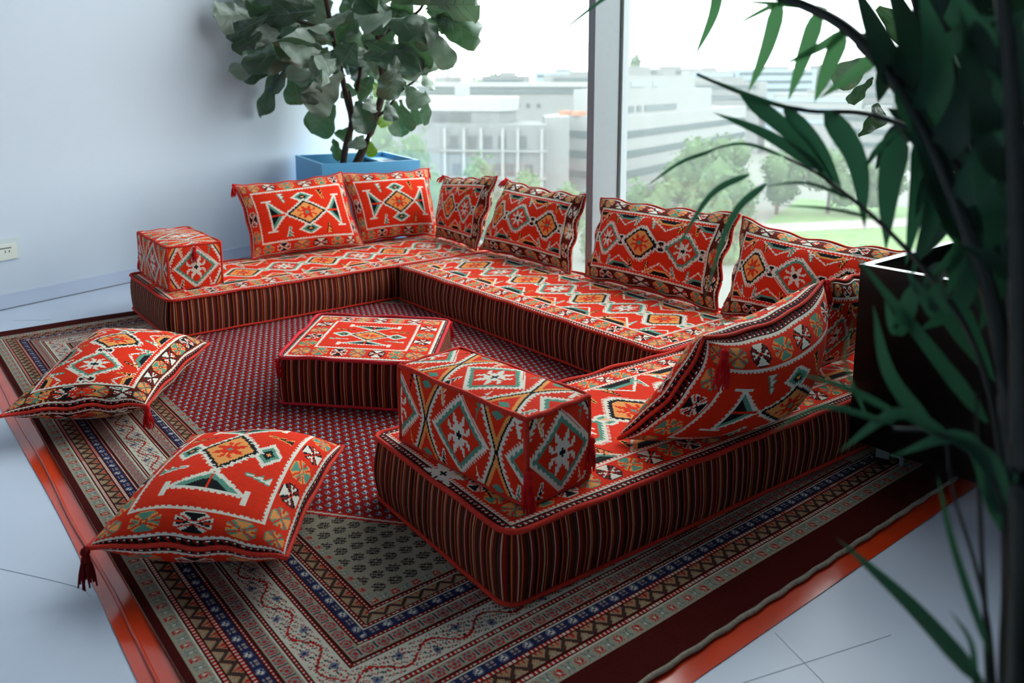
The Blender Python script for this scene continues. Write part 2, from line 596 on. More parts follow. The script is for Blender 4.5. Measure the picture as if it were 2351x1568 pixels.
# ------------------------------------------------------------------ plant data (metres, room coordinates)
FIG_LEAVES = [((2.271, 5.569, 1.698), (1.979, 5.544, 1.649), 0.197, 0.3, 0), ((2.255, 5.401, 1.662), (2.043, 5.49, 1.533), 0.091, -0.27, 0), ((2.219, 5.412, 1.561), (2.083, 5.463, 1.433), 0.119, -0.93, 0), ((2.424, 5.577, 1.758), (2.338, 5.52, 1.414), 0.19, -0.82, 0), ((2.431, 5.588, 1.399), (2.195, 5.617, 1.266), 0.162, -0.75, 0), ((2.364, 5.474, 1.413), (2.095, 5.583, 1.3), 0.121, 0.9, 0), ((2.462, 5.684, 1.375), (2.248, 5.634, 1.08), 0.087, 0.95, 0), ((2.362, 5.352, 1.334), (2.297, 5.454, 1.162), 0.082, -0.42, 0), ((2.438, 5.384, 1.464), (2.416, 5.294, 1.265), 0.138, -0.38, 0), ((2.573, 5.744, 1.304), (2.596, 5.705, 1.1), 0.188, 0.16, 0), ((2.769, 5.339, 1.373), (2.444, 5.454, 1.327), 0.178, 0.1, 0), ((2.547, 5.027, 1.506), (2.253, 5.048, 1.498), 0.114, -0.59, 0), ((2.739, 5.619, 1.633), (2.548, 5.684, 1.557), 0.195, -0.37, 0), ((2.784, 5.513, 1.808), (2.647, 5.569, 1.671), 0.193, -0.4, 0), ((3.057, 5.526, 1.77), (2.859, 5.686, 1.52), 0.227, -0.51, 0), ((2.805, 5.252, 1.73), (2.657, 5.332, 1.616), 0.084, 0.75, 0), ((3.248, 5.377, 1.641), (3.027, 5.447, 1.526), 0.245, 0.96, 0), ((2.793, 5.187, 1.502), (2.702, 5.208, 1.396), 0.165, 0.51, 0), ((2.723, 5.255, 1.301), (2.529, 5.334, 1.064), 0.221, -0.92, 0), ((2.812, 5.584, 1.08), (2.69, 5.688, 0.882), 0.214, 0.15, 0), ((2.962, 5.661, 1.229), (2.948, 5.61, 1.125), 0.11, 0.39, 0), ((2.926, 5.473, 1.23), (3.026, 5.427, 1.174), 0.174, -0.09, 0), ((2.869, 5.425, 0.916), (2.83, 5.537, 0.808), 0.125, -0.05, 0), ((2.876, 5.288, 0.866), (2.781, 5.211, 0.784), 0.113, 0.4, 0), ((2.793, 5.565, 0.827), (2.843, 5.635, 0.658), 0.097, 0.64, 0), ((2.909, 5.236, 0.822), (2.901, 5.191, 0.72), 0.07, 0.34, 1), ((2.884, 4.815, 1.408), (2.856, 4.812, 1.147), 0.166, -0.66, 0), ((3.058, 5.028, 1.616), (3.107, 4.884, 1.335), 0.184, 0.54, 0), ((3.07, 4.769, 1.621), (3.18, 4.631, 1.358), 0.097, -0.22, 0), ((3.093, 5.309, 1.767), (3.27, 5.08, 1.627), 0.144, -0.1, 0), ((3.23, 4.98, 1.761), (3.27, 4.417, 1.741), 0.111, 0.64, 0), ((3.27, 5.01, 1.73), (3.27, 4.562, 1.602), 0.134, -0.17, 0), ((3.27, 5.062, 1.653), (3.27, 4.773, 1.621), 0.09, 0.92, 0), ((3.207, 4.971, 1.408), (3.214, 4.872, 1.319), 0.111, -0.54, 0), ((3.027, 4.878, 1.608), (3.124, 4.809, 1.472), 0.108, 0.18, 0), ((3.021, 4.917, 1.213), (3.043, 4.759, 1.077), 0.144, -0.16, 0), ((3.017, 4.998, 1.116), (3.05, 4.974, 0.911), 0.1, 0.91, 0), ((3.206, 5.385, 1.097), (3.225, 5.353, 0.859), 0.137, 0.24, 0), ((3.27, 5.068, 1.175), (3.27, 5.075, 0.954), 0.088, 0.8, 0), ((3.27, 5.237, 1.08), (3.27, 5.206, 0.94), 0.099, 0.6, 0), ((3.0, 5.277, 1.01), (3.036, 5.215, 0.928), 0.109, -0.79, 1), ((3.061, 5.429, 1.229), (3.054, 5.309, 1.138), 0.097, -0.87, 1), ((2.82, 5.244, 1.105), (2.826, 5.137, 0.93), 0.149, -0.32, 0), ((2.857, 5.108, 1.143), (2.788, 5.007, 1.05), 0.091, -0.7, 0), ((2.964, 5.083, 1.106), (2.985, 5.02, 0.992), 0.119, -0.95, 0), ((3.27, 5.106, 1.349), (3.27, 4.993, 1.185), 0.087, -0.7, 0), ((2.743, 5.042, 1.772), (2.878, 4.924, 1.696), 0.117, -0.27, 0), ((2.147, 5.471, 1.768), (2.278, 5.498, 1.677), 0.138, 0.99, 0), ((2.48, 5.568, 1.829), (2.473, 5.578, 1.568), 0.181, -0.83, 0), ((2.576, 5.293, 1.274), (2.489, 5.283, 1.118), 0.128, -0.47, 0), ((3.27, 5.35, 1.408), (3.27, 5.267, 1.229), 0.129, -0.95, 0), ((3.014, 5.687, 1.401), (3.103, 5.637, 1.287), 0.151, -0.71, 0), ((2.895, 5.18, 1.722), (2.909, 5.051, 1.603), 0.139, 0.06, 0), ((2.401, 5.686, 1.851), (2.203, 5.62, 1.731), 0.191, 0.39, 0), ((2.542, 5.39, 1.854), (2.502, 5.382, 1.68), 0.187, -0.67, 0), ((2.926, 5.566, 1.902), (2.993, 5.548, 1.685), 0.197, 0.56, 0), ((2.521, 5.47, 1.617), (2.366, 5.468, 1.499), 0.16, 0.62, 0), ((3.202, 5.604, 1.527), (3.107, 5.739, 1.384), 0.191, 0.61, 0), ((3.189, 5.491, 1.409), (3.109, 5.588, 1.305), 0.158, -0.55, 0), ((2.587, 5.581, 1.509), (2.495, 5.581, 1.4), 0.134, -0.94, 0), ((3.013, 5.0, 1.301), (2.913, 4.992, 1.179), 0.137, -0.48, 0), ((3.186, 5.108, 1.855), (3.168, 5.241, 1.703), 0.151, -0.11, 0), ((3.27, 5.072, 1.866), (3.27, 4.708, 1.804), 0.136, 0.91, 0), ((2.39, 5.553, 1.633), (2.242, 5.544, 1.499), 0.161, -0.55, 0), ((2.7, 5.295, 1.459), (2.61, 5.26, 1.335), 0.139, 0.25, 0), ((3.009, 5.639, 1.663), (3.055, 5.7, 1.44), 0.2, -0.04, 0), ((2.73, 5.577, 1.916), (2.552, 5.729, 1.846), 0.195, -0.83, 0), ((3.075, 5.396, 1.943), (3.215, 5.424, 1.808), 0.185, 0.56, 0), ((2.406, 5.688, 1.939), (2.158, 5.605, 1.829), 0.187, -0.64, 0), ((3.27, 4.907, 1.913), (3.27, 4.603, 1.821), 0.148, 0.6, 0), ((2.859, 5.726, 2.066), (2.723, 5.772, 1.933), 0.201, -0.2, 0), ((3.097, 5.579, 2.089), (3.162, 5.607, 1.949), 0.201, -0.66, 0), ((2.39, 5.346, 1.989), (2.252, 5.324, 1.886), 0.175, 0.81, 0), ((3.27, 5.324, 2.059), (3.27, 5.155, 1.917), 0.188, 0.65, 0)]
FIG_WOOD = [([(2.779, 5.413, 0.594), (2.789, 5.417, 0.677), (2.818, 5.414, 0.807), (2.859, 5.403, 0.954), (2.834, 5.423, 1.12), (2.8, 5.441, 1.339), (2.763, 5.453, 1.537), (2.716, 5.457, 1.8), (2.683, 5.459, 1.929)], 0.026), ([(2.811, 5.318, 0.6), (2.85, 5.307, 0.691), (2.915, 5.285, 0.828), (2.98, 5.26, 1.011), (3.025, 5.239, 1.185), (3.021, 5.241, 1.357), (2.998, 5.244, 1.58), (2.98, 5.236, 1.8), (2.961, 5.232, 1.929)], 0.032), ([(2.979, 5.259, 0.988), (3.028, 5.176, 1.058), (3.076, 5.093, 1.167), (3.143, 4.993, 1.248)], 0.012), ([(2.895, 5.358, 0.899), (2.861, 5.383, 1.038), (2.843, 5.397, 1.175)], 0.014), ([(2.999, 5.247, 1.536), (3.096, 5.125, 1.64), (3.189, 5.0, 1.725), (3.203, 4.92, 1.841)], 0.014), ([(2.938, 5.459, 1.174), (2.967, 5.443, 1.341), (2.984, 5.43, 1.469)], 0.016), ([(2.784, 5.426, 1.375), (2.624, 5.505, 1.383), (2.413, 5.546, 1.389), (2.355, 5.623, 1.46)], 0.012), ([(2.747, 5.437, 1.58), (2.589, 5.51, 1.639), (2.372, 5.549, 1.684), (2.313, 5.625, 1.712)], 0.014), ([(3.028, 5.237, 1.303), (3.097, 5.137, 1.374), (3.205, 5.068, 1.446)], 0.011)]
FIG2_LEAVES = [((2.674, 1.445, 1.321), (2.658, 1.541, 1.245), 0.085, -0.3, 0), ((2.492, 1.33, 1.257), (2.434, 1.347, 1.187), 0.026, -0.97, 0), ((2.669, 1.427, 1.483), (2.754, 1.341, 1.389), 0.085, 0.05, 0), ((2.67, 1.403, 1.327), (2.728, 1.287, 1.337), 0.078, 0.74, 0), ((2.626, 1.372, 1.301), (2.659, 1.236, 1.263), 0.055, -0.5, 0), ((2.411, 1.206, 1.201), (2.418, 1.133, 1.24), 0.082, 0.17, 0), ((2.432, 1.12, 1.136), (2.438, 1.088, 1.037), 0.081, -0.74, 0), ((2.769, 1.149, 1.458), (2.794, 1.066, 1.402), 0.105, -0.08, 0), ((2.628, 1.073, 1.369), (2.719, 1.018, 1.414), 0.086, -0.16, 0), ((2.804, 1.091, 1.269), (2.819, 1.076, 1.162), 0.077, 0.06, 0), ((2.571, 1.128, 1.397), (2.537, 1.072, 1.295), 0.099, -0.12, 0), ((2.412, 1.077, 1.246), (2.374, 1.01, 1.131), 0.105, 0.6, 0), ((2.431, 1.019, 1.204), (2.454, 0.969, 1.098), 0.105, 0.45, 0), ((2.529, 1.237, 1.519), (2.558, 1.158, 1.437), 0.106, 0.04, 0), ((2.609, 1.058, 1.52), (2.687, 1.009, 1.456), 0.106, -0.79, 0), ((2.605, 1.093, 1.074), (2.566, 1.103, 0.994), 0.099, -0.45, 0), ((2.733, 1.066, 1.117), (2.758, 1.012, 1.013), 0.103, 0.12, 0), ((2.702, 1.132, 1.315), (2.791, 1.092, 1.216), 0.116, -0.11, 0), ((2.591, 1.199, 1.344), (2.63, 1.141, 1.245), 0.107, 0.02, 0), ((2.594, 1.285, 1.352), (2.635, 1.21, 1.298), 0.088, 0.07, 0), ((2.608, 0.985, 1.338), (2.688, 0.98, 1.24), 0.091, 0.4, 0), ((2.743, 1.182, 1.161), (2.795, 1.234, 1.07), 0.105, -0.48, 0), ((2.476, 1.359, 1.077), (2.58, 1.325, 1.16), 0.03, 0.68, 0)]
PALM = [
([(0.82, 0.249, 0.528), (0.943, 0.307, 0.729), (1.014, 0.365, 0.946), (1.051, 0.441, 1.095), (1.077, 0.528, 1.224), (1.088, 0.612, 1.311), (1.092, 0.697, 1.357), (1.081, 0.796, 1.389), (1.061, 0.898, 1.416)], 0.013, [((1.07, 0.828, 1.391), (1.068, 0.836, 1.346), (1.055, 0.858, 1.285), 0.0224), ((1.091, 0.733, 1.366), (1.091, 0.751, 1.298), (1.082, 0.774, 1.232), 0.0291), ((1.105, 0.677, 1.348), (1.099, 0.694, 1.284), (1.089, 0.709, 1.22), 0.03), ((1.098, 0.634, 1.318), (1.091, 0.65, 1.265), (1.083, 0.663, 1.218), 0.0307), ((1.101, 0.63, 1.318), (1.096, 0.669, 1.295), (1.083, 0.719, 1.271), 0.0184), ((1.103, 0.587, 1.281), (1.091, 0.61, 1.258), (1.069, 0.647, 1.225), 0.0247), ((1.092, 0.733, 1.363), (1.084, 0.764, 1.349), (1.071, 0.801, 1.33), 0.0102), ((1.111, 0.667, 1.35), (1.084, 0.728, 1.359), (1.056, 0.784, 1.366), 0.0115), ((1.09, 0.548, 1.241), (1.069, 0.565, 1.297), (1.038, 0.589, 1.374), 0.0466), ((1.095, 0.537, 1.224), (1.086, 0.532, 1.297), (1.054, 0.557, 1.383), 0.0532), ((1.086, 0.507, 1.186), (1.068, 0.489, 1.268), (1.029, 0.5, 1.366), 0.0517), ((1.072, 0.481, 1.144), (1.061, 0.443, 1.242), (1.023, 0.442, 1.36), 0.0506), ((1.051, 0.441, 1.095), (1.048, 0.404, 1.192), (1.024, 0.397, 1.319), 0.0495), ((1.072, 0.539, 1.241), (1.065, 0.49, 1.171), (1.047, 0.437, 1.064), 0.0388), ((1.088, 0.612, 1.311), (1.114, 0.567, 1.264), (1.133, 0.522, 1.172), 0.0412), ((1.051, 0.423, 1.055), (1.059, 0.467, 1.113), (1.061, 0.513, 1.203), 0.0448), ((1.043, 0.414, 1.052), (1.007, 0.413, 0.988), (0.966, 0.438, 0.958), 0.0308), ((1.089, 0.802, 1.39), (1.09, 0.835, 1.386), (1.082, 0.879, 1.379), 0.0091), ((1.135, 0.887, 1.414), (1.11, 1.047, 1.419), (1.069, 1.214, 1.327), 0.0135)]),
([(0.869, 0.254, 0.493), (1.015, 0.329, 0.746), (1.074, 0.372, 0.932), (1.089, 0.408, 1.052), (1.1, 0.467, 1.143), (1.099, 0.525, 1.184), (1.097, 0.597, 1.205), (1.089, 0.672, 1.206), (1.072, 0.734, 1.218), (1.059, 0.787, 1.236), (1.051, 0.848, 1.259)], 0.006, [((1.089, 0.672, 1.206), (1.071, 0.718, 1.215), (1.012, 0.816, 1.259), 0.0099), ((1.07, 0.634, 1.123), (1.051, 0.717, 1.171), (1.027, 0.796, 1.202), 0.0238), ((1.051, 0.765, 1.23), (1.077, 0.676, 1.159), (1.08, 0.608, 1.084), 0.0322), ((1.069, 0.702, 1.209), (1.085, 0.653, 1.154), (1.09, 0.61, 1.083), 0.0293), ((1.082, 0.644, 1.207), (1.092, 0.599, 1.139), (1.081, 0.574, 1.049), 0.0412), ((1.109, 0.549, 1.177), (1.091, 0.55, 1.108), (1.072, 0.538, 1.025), 0.0419), ((1.104, 0.515, 1.179), (1.089, 0.508, 1.112), (1.062, 0.505, 1.012), 0.0373), ((1.093, 0.486, 1.159), (1.069, 0.476, 1.1), (1.027, 0.481, 1.004), 0.0389), ((1.108, 0.552, 1.183), (1.086, 0.569, 1.154), (1.07, 0.574, 1.131), 0.0135), ((1.1, 0.465, 1.132), (1.07, 0.437, 1.072), (1.021, 0.434, 0.987), 0.045), ((1.087, 0.431, 1.093), (1.057, 0.393, 1.027), (1.01, 0.388, 0.962), 0.0443), ((1.071, 0.401, 1.055), (1.044, 0.363, 1.013), (0.994, 0.342, 0.926), 0.0435), ((1.097, 0.476, 1.148), (1.085, 0.496, 1.119), (1.075, 0.504, 1.074), 0.0264), ((1.102, 0.462, 1.138), (1.09, 0.42, 1.126), (1.074, 0.375, 1.08), 0.0388), ((1.096, 0.441, 1.107), (1.066, 0.439, 1.05), (1.023, 0.463, 1.002), 0.0257)]),
([(0.766, 0.236, 0.572), (0.864, 0.283, 0.725), (0.925, 0.328, 0.877), (0.969, 0.38, 0.961), (1.001, 0.443, 1.015), (1.041, 0.521, 1.058), (1.06, 0.581, 1.089), (1.075, 0.644, 1.118), (1.085, 0.708, 1.138)], 0.005, [((1.085, 0.708, 1.138), (1.07, 0.775, 1.154), (1.041, 0.851, 1.13), 0.0087), ((1.058, 0.815, 1.142), (1.047, 0.874, 1.118), (1.03, 0.932, 1.074), 0.0105), ((1.055, 0.746, 1.111), (1.011, 0.783, 1.078), (0.959, 0.807, 0.99), 0.0156), ((1.052, 0.713, 1.101), (1.011, 0.742, 1.05), (0.961, 0.749, 0.931), 0.0168), ((1.06, 0.581, 1.089), (1.044, 0.644, 1.108), (1.02, 0.706, 1.098), 0.0081), ((1.051, 0.55, 1.07), (1.043, 0.609, 1.076), (1.023, 0.678, 1.075), 0.008), ((0.925, 0.34, 0.888), (0.943, 0.427, 0.96), (0.948, 0.518, 1.044), 0.026), ((0.9, 0.385, 0.87), (0.91, 0.442, 0.916), (0.932, 0.478, 0.987), 0.0269), ((0.975, 0.451, 1.012), (0.947, 0.454, 0.958), (0.939, 0.468, 0.993), 0.03), ((0.985, 0.43, 1.015), (0.978, 0.425, 0.98), (0.973, 0.462, 1.026), 0.0363), ((0.889, 0.419, 0.881), (0.874, 0.475, 0.899), (0.851, 0.531, 0.908), 0.0139), ((0.881, 0.449, 0.868), (0.886, 0.483, 0.926), (0.902, 0.485, 0.975), 0.0058)]),
([(0.728, 0.228, 0.603), (0.804, 0.263, 0.716), (0.848, 0.284, 0.802), (0.863, 0.301, 0.844), (0.866, 0.33, 0.874), (0.855, 0.37, 0.887), (0.84, 0.399, 0.884)], 0.004, [((0.842, 0.4, 0.888), (0.82, 0.469, 0.891), (0.789, 0.513, 0.855), 0.0111), ((0.862, 0.35, 0.883), (0.847, 0.399, 0.899), (0.806, 0.44, 0.853), 0.022), ((0.851, 0.29, 0.812), (0.868, 0.336, 0.886), (0.829, 0.396, 0.856), 0.0275), ((0.855, 0.297, 0.825), (0.87, 0.314, 0.87), (0.859, 0.363, 0.889), 0.033), ((0.799, 0.272, 0.713), (0.838, 0.327, 0.78), (0.871, 0.364, 0.838), 0.0123), ((0.782, 0.267, 0.688), (0.816, 0.355, 0.711), (0.836, 0.452, 0.736), 0.0274), ((0.792, 0.247, 0.691), (0.833, 0.267, 0.765), (0.864, 0.294, 0.842), 0.0198), ((0.777, 0.273, 0.682), (0.795, 0.287, 0.716), (0.8, 0.311, 0.737), 0.0088), ((0.86, 0.278, 0.822), (0.899, 0.295, 0.896), (0.928, 0.321, 0.975), 0.0244), ((0.922, 0.315, 1.024), (0.906, 0.308, 0.96), (0.887, 0.299, 0.898), 0.022)]),
([(0.72, 0.212, 0.621), (0.828, 0.262, 0.796), (0.902, 0.312, 1.028), (0.917, 0.345, 1.243), (0.902, 0.363, 1.37)], 0.016, [((0.916, 0.349, 1.243), (0.918, 0.37, 1.287), (0.908, 0.409, 1.345), 0.0305), ((0.915, 0.349, 1.2), (0.917, 0.373, 1.23), (0.917, 0.395, 1.314), 0.0327), ((0.919, 0.338, 1.2), (0.92, 0.337, 1.252), (0.915, 0.345, 1.319), 0.0269), ((0.915, 0.336, 1.148), (0.918, 0.365, 1.185), (0.923, 0.385, 1.243), 0.0348), ((0.912, 0.327, 1.104), (0.916, 0.355, 1.123), (0.924, 0.376, 1.184), 0.0348), ((0.906, 0.326, 1.07), (0.915, 0.32, 1.105), (0.921, 0.324, 1.166), 0.0323), ((0.914, 0.353, 1.252), (0.91, 0.385, 1.304), (0.927, 0.375, 1.252), 0.0218), ((0.905, 0.32, 1.053), (0.91, 0.343, 1.066), (0.91, 0.379, 1.079), 0.0272)]),
([(0.843, 0.252, 0.51), (1.013, 0.332, 0.744), (1.09, 0.382, 0.925), (1.143, 0.488, 1.115), (1.174, 0.557, 1.288), (1.15, 0.58, 1.427)], 0.008, [((1.165, 0.489, 0.943), (1.143, 0.458, 0.916), (1.12, 0.407, 0.868), 0.0517), ((1.171, 0.501, 0.99), (1.178, 0.519, 0.974), (1.18, 0.531, 0.927), 0.0405), ((1.175, 0.5, 1.006), (1.202, 0.481, 0.969), (1.228, 0.438, 0.906), 0.049), ((1.178, 0.521, 1.072), (1.195, 0.528, 1.051), (1.201, 0.546, 0.998), 0.0552), ((1.178, 0.525, 1.082), (1.169, 0.49, 1.046), (1.16, 0.437, 0.985), 0.0407), ((1.184, 0.524, 1.134), (1.169, 0.561, 1.187), (1.152, 0.591, 1.211), 0.048), ((1.18, 0.538, 1.154), (1.217, 0.492, 1.123), (1.241, 0.461, 1.062), 0.0408), ((1.181, 0.54, 1.19), (1.188, 0.59, 1.17), (1.198, 0.627, 1.117), 0.0489), ((1.173, 0.561, 1.26), (1.195, 0.513, 1.312), (1.211, 0.476, 1.334), 0.04), ((1.17, 0.566, 1.273), (1.175, 0.605, 1.261), (1.189, 0.625, 1.217), 0.044), ((1.172, 0.561, 1.302), (1.19, 0.543, 1.37), (1.217, 0.508, 1.407), 0.0382), ((1.158, 0.58, 1.36), (1.144, 0.585, 1.41), (1.126, 0.604, 1.432), 0.0548), ((1.158, 0.572, 1.397), (1.186, 0.547, 1.365), (1.214, 0.523, 1.303), 0.0491)]),
([(0.843, 0.252, 0.51), (1.013, 0.332, 0.744), (1.09, 0.382, 0.925), (1.247, 0.497, 1.107), (1.297, 0.576, 1.291), (1.272, 0.602, 1.441)], 0.008, [((1.292, 0.489, 0.923), (1.35, 0.487, 0.989), (1.404, 0.47, 1.028), 0.0526), ((1.297, 0.511, 0.979), (1.309, 0.553, 1.045), (1.313, 0.597, 1.08), 0.0423), ((1.299, 0.518, 1.002), (1.289, 0.467, 0.986), (1.269, 0.423, 0.942), 0.0411), ((1.3, 0.524, 1.023), (1.295, 0.558, 1.094), (1.288, 0.579, 1.134), 0.0469), ((1.301, 0.543, 1.077), (1.313, 0.53, 1.038), (1.328, 0.492, 0.97), 0.056), ((1.302, 0.555, 1.132), (1.304, 0.608, 1.181), (1.304, 0.656, 1.199), 0.0433), ((1.301, 0.563, 1.169), (1.312, 0.526, 1.15), (1.324, 0.473, 1.102), 0.0537), ((1.304, 0.559, 1.205), (1.317, 0.599, 1.272), (1.335, 0.624, 1.308), 0.0587), ((1.295, 0.582, 1.253), (1.298, 0.534, 1.229), (1.3, 0.479, 1.177), 0.046), ((1.297, 0.577, 1.293), (1.31, 0.621, 1.365), (1.326, 0.661, 1.407), 0.0448), ((1.286, 0.599, 1.308), (1.34, 0.556, 1.364), (1.387, 0.529, 1.389), 0.0462), ((1.287, 0.59, 1.352), (1.252, 0.627, 1.412), (1.223, 0.654, 1.439), 0.0417), ((1.277, 0.6, 1.412), (1.328, 0.576, 1.399), (1.378, 0.557, 1.353), 0.0602)]),
([(0.843, 0.252, 0.51), (1.013, 0.332, 0.744), (1.09, 0.382, 0.925), (1.352, 0.502, 1.098), (1.421, 0.591, 1.294), (1.395, 0.62, 1.455)], 0.008, [((1.414, 0.498, 0.897), (1.448, 0.509, 0.981), (1.477, 0.505, 1.034), 0.0562), ((1.413, 0.518, 0.922), (1.417, 0.557, 0.981), (1.407, 0.608, 1.006), 0.0615), ((1.421, 0.535, 0.995), (1.478, 0.512, 1.07), (1.525, 0.496, 1.11), 0.0632), ((1.429, 0.537, 1.047), (1.408, 0.591, 1.117), (1.385, 0.63, 1.154), 0.0554), ((1.426, 0.554, 1.07), (1.424, 0.527, 1.125), (1.423, 0.481, 1.145), 0.045), ((1.431, 0.55, 1.098), (1.424, 0.577, 1.18), (1.417, 0.591, 1.228), 0.0582), ((1.428, 0.57, 1.162), (1.456, 0.565, 1.238), (1.481, 0.558, 1.28), 0.0531), ((1.421, 0.592, 1.213), (1.432, 0.631, 1.167), (1.44, 0.662, 1.082), 0.0587), ((1.422, 0.592, 1.249), (1.439, 0.559, 1.322), (1.451, 0.532, 1.361), 0.0496), ((1.42, 0.596, 1.279), (1.444, 0.62, 1.361), (1.462, 0.66, 1.412), 0.0535), ((1.418, 0.596, 1.318), (1.44, 0.577, 1.394), (1.458, 0.569, 1.436), 0.0643), ((1.411, 0.606, 1.366), (1.363, 0.638, 1.426), (1.316, 0.671, 1.452), 0.0464), ((1.401, 0.613, 1.433), (1.387, 0.597, 1.394), (1.38, 0.565, 1.323), 0.0616)]),
([(0.843, 0.252, 0.51), (1.013, 0.332, 0.744), (1.09, 0.382, 0.925), (1.457, 0.504, 1.09), (1.547, 0.601, 1.297), (1.519, 0.633, 1.468)], 0.008, [((1.528, 0.518, 0.86), (1.563, 0.473, 0.826), (1.585, 0.425, 0.757), 0.0491), ((1.543, 0.518, 0.921), (1.509, 0.534, 0.9), (1.46, 0.564, 0.84), 0.0544), ((1.544, 0.532, 0.952), (1.584, 0.527, 1.027), (1.616, 0.521, 1.065), 0.0576), ((1.548, 0.551, 1.016), (1.58, 0.602, 1.09), (1.606, 0.651, 1.13), 0.0586), ((1.554, 0.555, 1.073), (1.574, 0.506, 1.041), (1.586, 0.455, 0.975), 0.063), ((1.557, 0.562, 1.12), (1.55, 0.574, 1.061), (1.536, 0.582, 0.965), 0.0647), ((1.55, 0.589, 1.16), (1.574, 0.587, 1.248), (1.601, 0.569, 1.298), 0.0709), ((1.549, 0.594, 1.187), (1.52, 0.638, 1.274), (1.494, 0.668, 1.324), 0.0477), ((1.548, 0.6, 1.248), (1.539, 0.575, 1.328), (1.525, 0.559, 1.37), 0.0703), ((1.544, 0.608, 1.285), (1.536, 0.645, 1.238), (1.524, 0.681, 1.15), 0.0648), ((1.542, 0.608, 1.34), (1.543, 0.564, 1.407), (1.549, 0.508, 1.435), 0.0641), ((1.536, 0.619, 1.361), (1.497, 0.666, 1.417), (1.466, 0.699, 1.435), 0.0637), ((1.531, 0.622, 1.409), (1.549, 0.608, 1.497), (1.572, 0.589, 1.549), 0.0502)]),
([(0.764, 0.24, 0.571), (0.839, 0.284, 0.687), (0.869, 0.317, 0.754), (0.887, 0.351, 0.811), (0.904, 0.372, 0.868)], 0.0035, []),
([(0.748, 0.237, 0.583), (0.822, 0.282, 0.697), (0.871, 0.317, 0.801), (0.912, 0.349, 0.923)], 0.004, [])]


# ------------------------------------------------------------------ the room
X_GLASS = 3.34
WALL_A = (-4.0, 5.04 - 0.322 * 4.0)
WALL_B = (3.42, 5.04 + 0.322 * 3.42)
CEIL = 5.2  # unseen ceiling set high so more window light reaches the seat tops


def struct(name, vf, mat, parent=None, smooth=False):
    v, f = vf
    o = link(name, mesh_data(name, v, f, mat, None, smooth), parent)
    if parent is None:
        o['kind'] = 'structure'
    return o


floor = struct('floor', prism([(-4.0, -3.0), (3.42, -3.0), WALL_B, WALL_A], -0.2, 0.0), M['floor'])
struct('ceiling', prism([(-4.0, -3.0), (3.42, -3.0), WALL_B, WALL_A], CEIL, CEIL + 0.2), M['ceiling'])
wd = np.array([WALL_B[0] - WALL_A[0], WALL_B[1] - WALL_A[1]])
wd /= np.linalg.norm(wd)
wn_ = np.array([-wd[1], wd[0]])


def along_wall(x, off=0.0):
    return np.array([x, 5.04 + 0.322 * x]) + wn_ * off


def wall_box(x0, x1, o0, o1, z0, z1):
    a, b, c, d = along_wall(x0, o0), along_wall(x1, o0), along_wall(x1, o1), along_wall(x0, o1)
    return prism([a, b, c, d], z0, z1)


struct('wall_left', wall_box(-4.3, 3.42, 0.0, 0.2, -0.2, CEIL + 0.2), M['wall'])
struct('wall_back', box(-4.2, -4.0, -3.2, 3.9, -0.2, CEIL + 0.2), M['wall'])
struct('wall_front', box(-4.2, 3.42, -3.2, -3.0, -0.2, CEIL + 0.2), M['wall'])
struct('wall_right', box(3.22, 3.42, -3.0, 0.99, -0.2, CEIL + 0.2), M['wall_d'])
bb = struct('baseboard_left', wall_box(-4.0, 3.30, -0.016, -0.0005, 0.0, 0.085), M['base'])
for xa, xb in ((-4.0, -1.55), (-1.548, 0.66), (0.662, 2.9), (2.902, 3.30)):
    struct('board_top', wall_box(xa, xb, -0.018, -0.0155, 0.072, 0.086), M['base'], bb)
struct('gap_shadow_strip', wall_box(-4.0, 3.30, -0.0175, -0.0145, 0.0, 0.006), M['gap_shade'], bb)  # dark strip drawn in for the shade where baseboard meets floor

# window wall: panes between aluminium posts
MULL = [3.25, 1.02]
edges = [6.13] + MULL
for i in range(2):
    y1, y0 = edges[i], edges[i + 1]
    win = Thing('window_%d' % (i + 1), (X_GLASS, (y0 + y1) / 2, 0.0), kind='structure')
    win.part('pane', box(X_GLASS, X_GLASS + 0.012, y0, y1, 0.06, CEIL), M['glass'], smooth=False)
    win.part('bottom_rail', box(X_GLASS - 0.05, X_GLASS + 0.06, y0 + .03, y1 - .03, 0.0, 0.06), M['alu'], smooth=False)
    win.part('top_rail', box(X_GLASS - 0.05, X_GLASS + 0.06, y0 + .03, y1 - .03, CEIL - 0.08, CEIL), M['alu'], smooth=False)
for i, y in enumerate(MULL):
    tr = Thing('trim_%d' % (i + 1), (X_GLASS - 0.1, y, 0.0), kind='structure')
    v, f = box(X_GLASS - 0.192, X_GLASS - 0.006, y - 0.026, y + 0.026, 0.0, CEIL)
    post = tr.part('post', (v, f), M['alu'], smooth=False)
    tr.part('gasket', box(X_GLASS - 0.006, X_GLASS, y - 0.030, y + 0.030, 0.0, CEIL), M['gasket'], smooth=False)
    tr.part('pressure_plate', box(X_GLASS + 0.014, X_GLASS + 0.06, y - 0.034, y + 0.034, 0.0, CEIL), M['alu'], smooth=False)

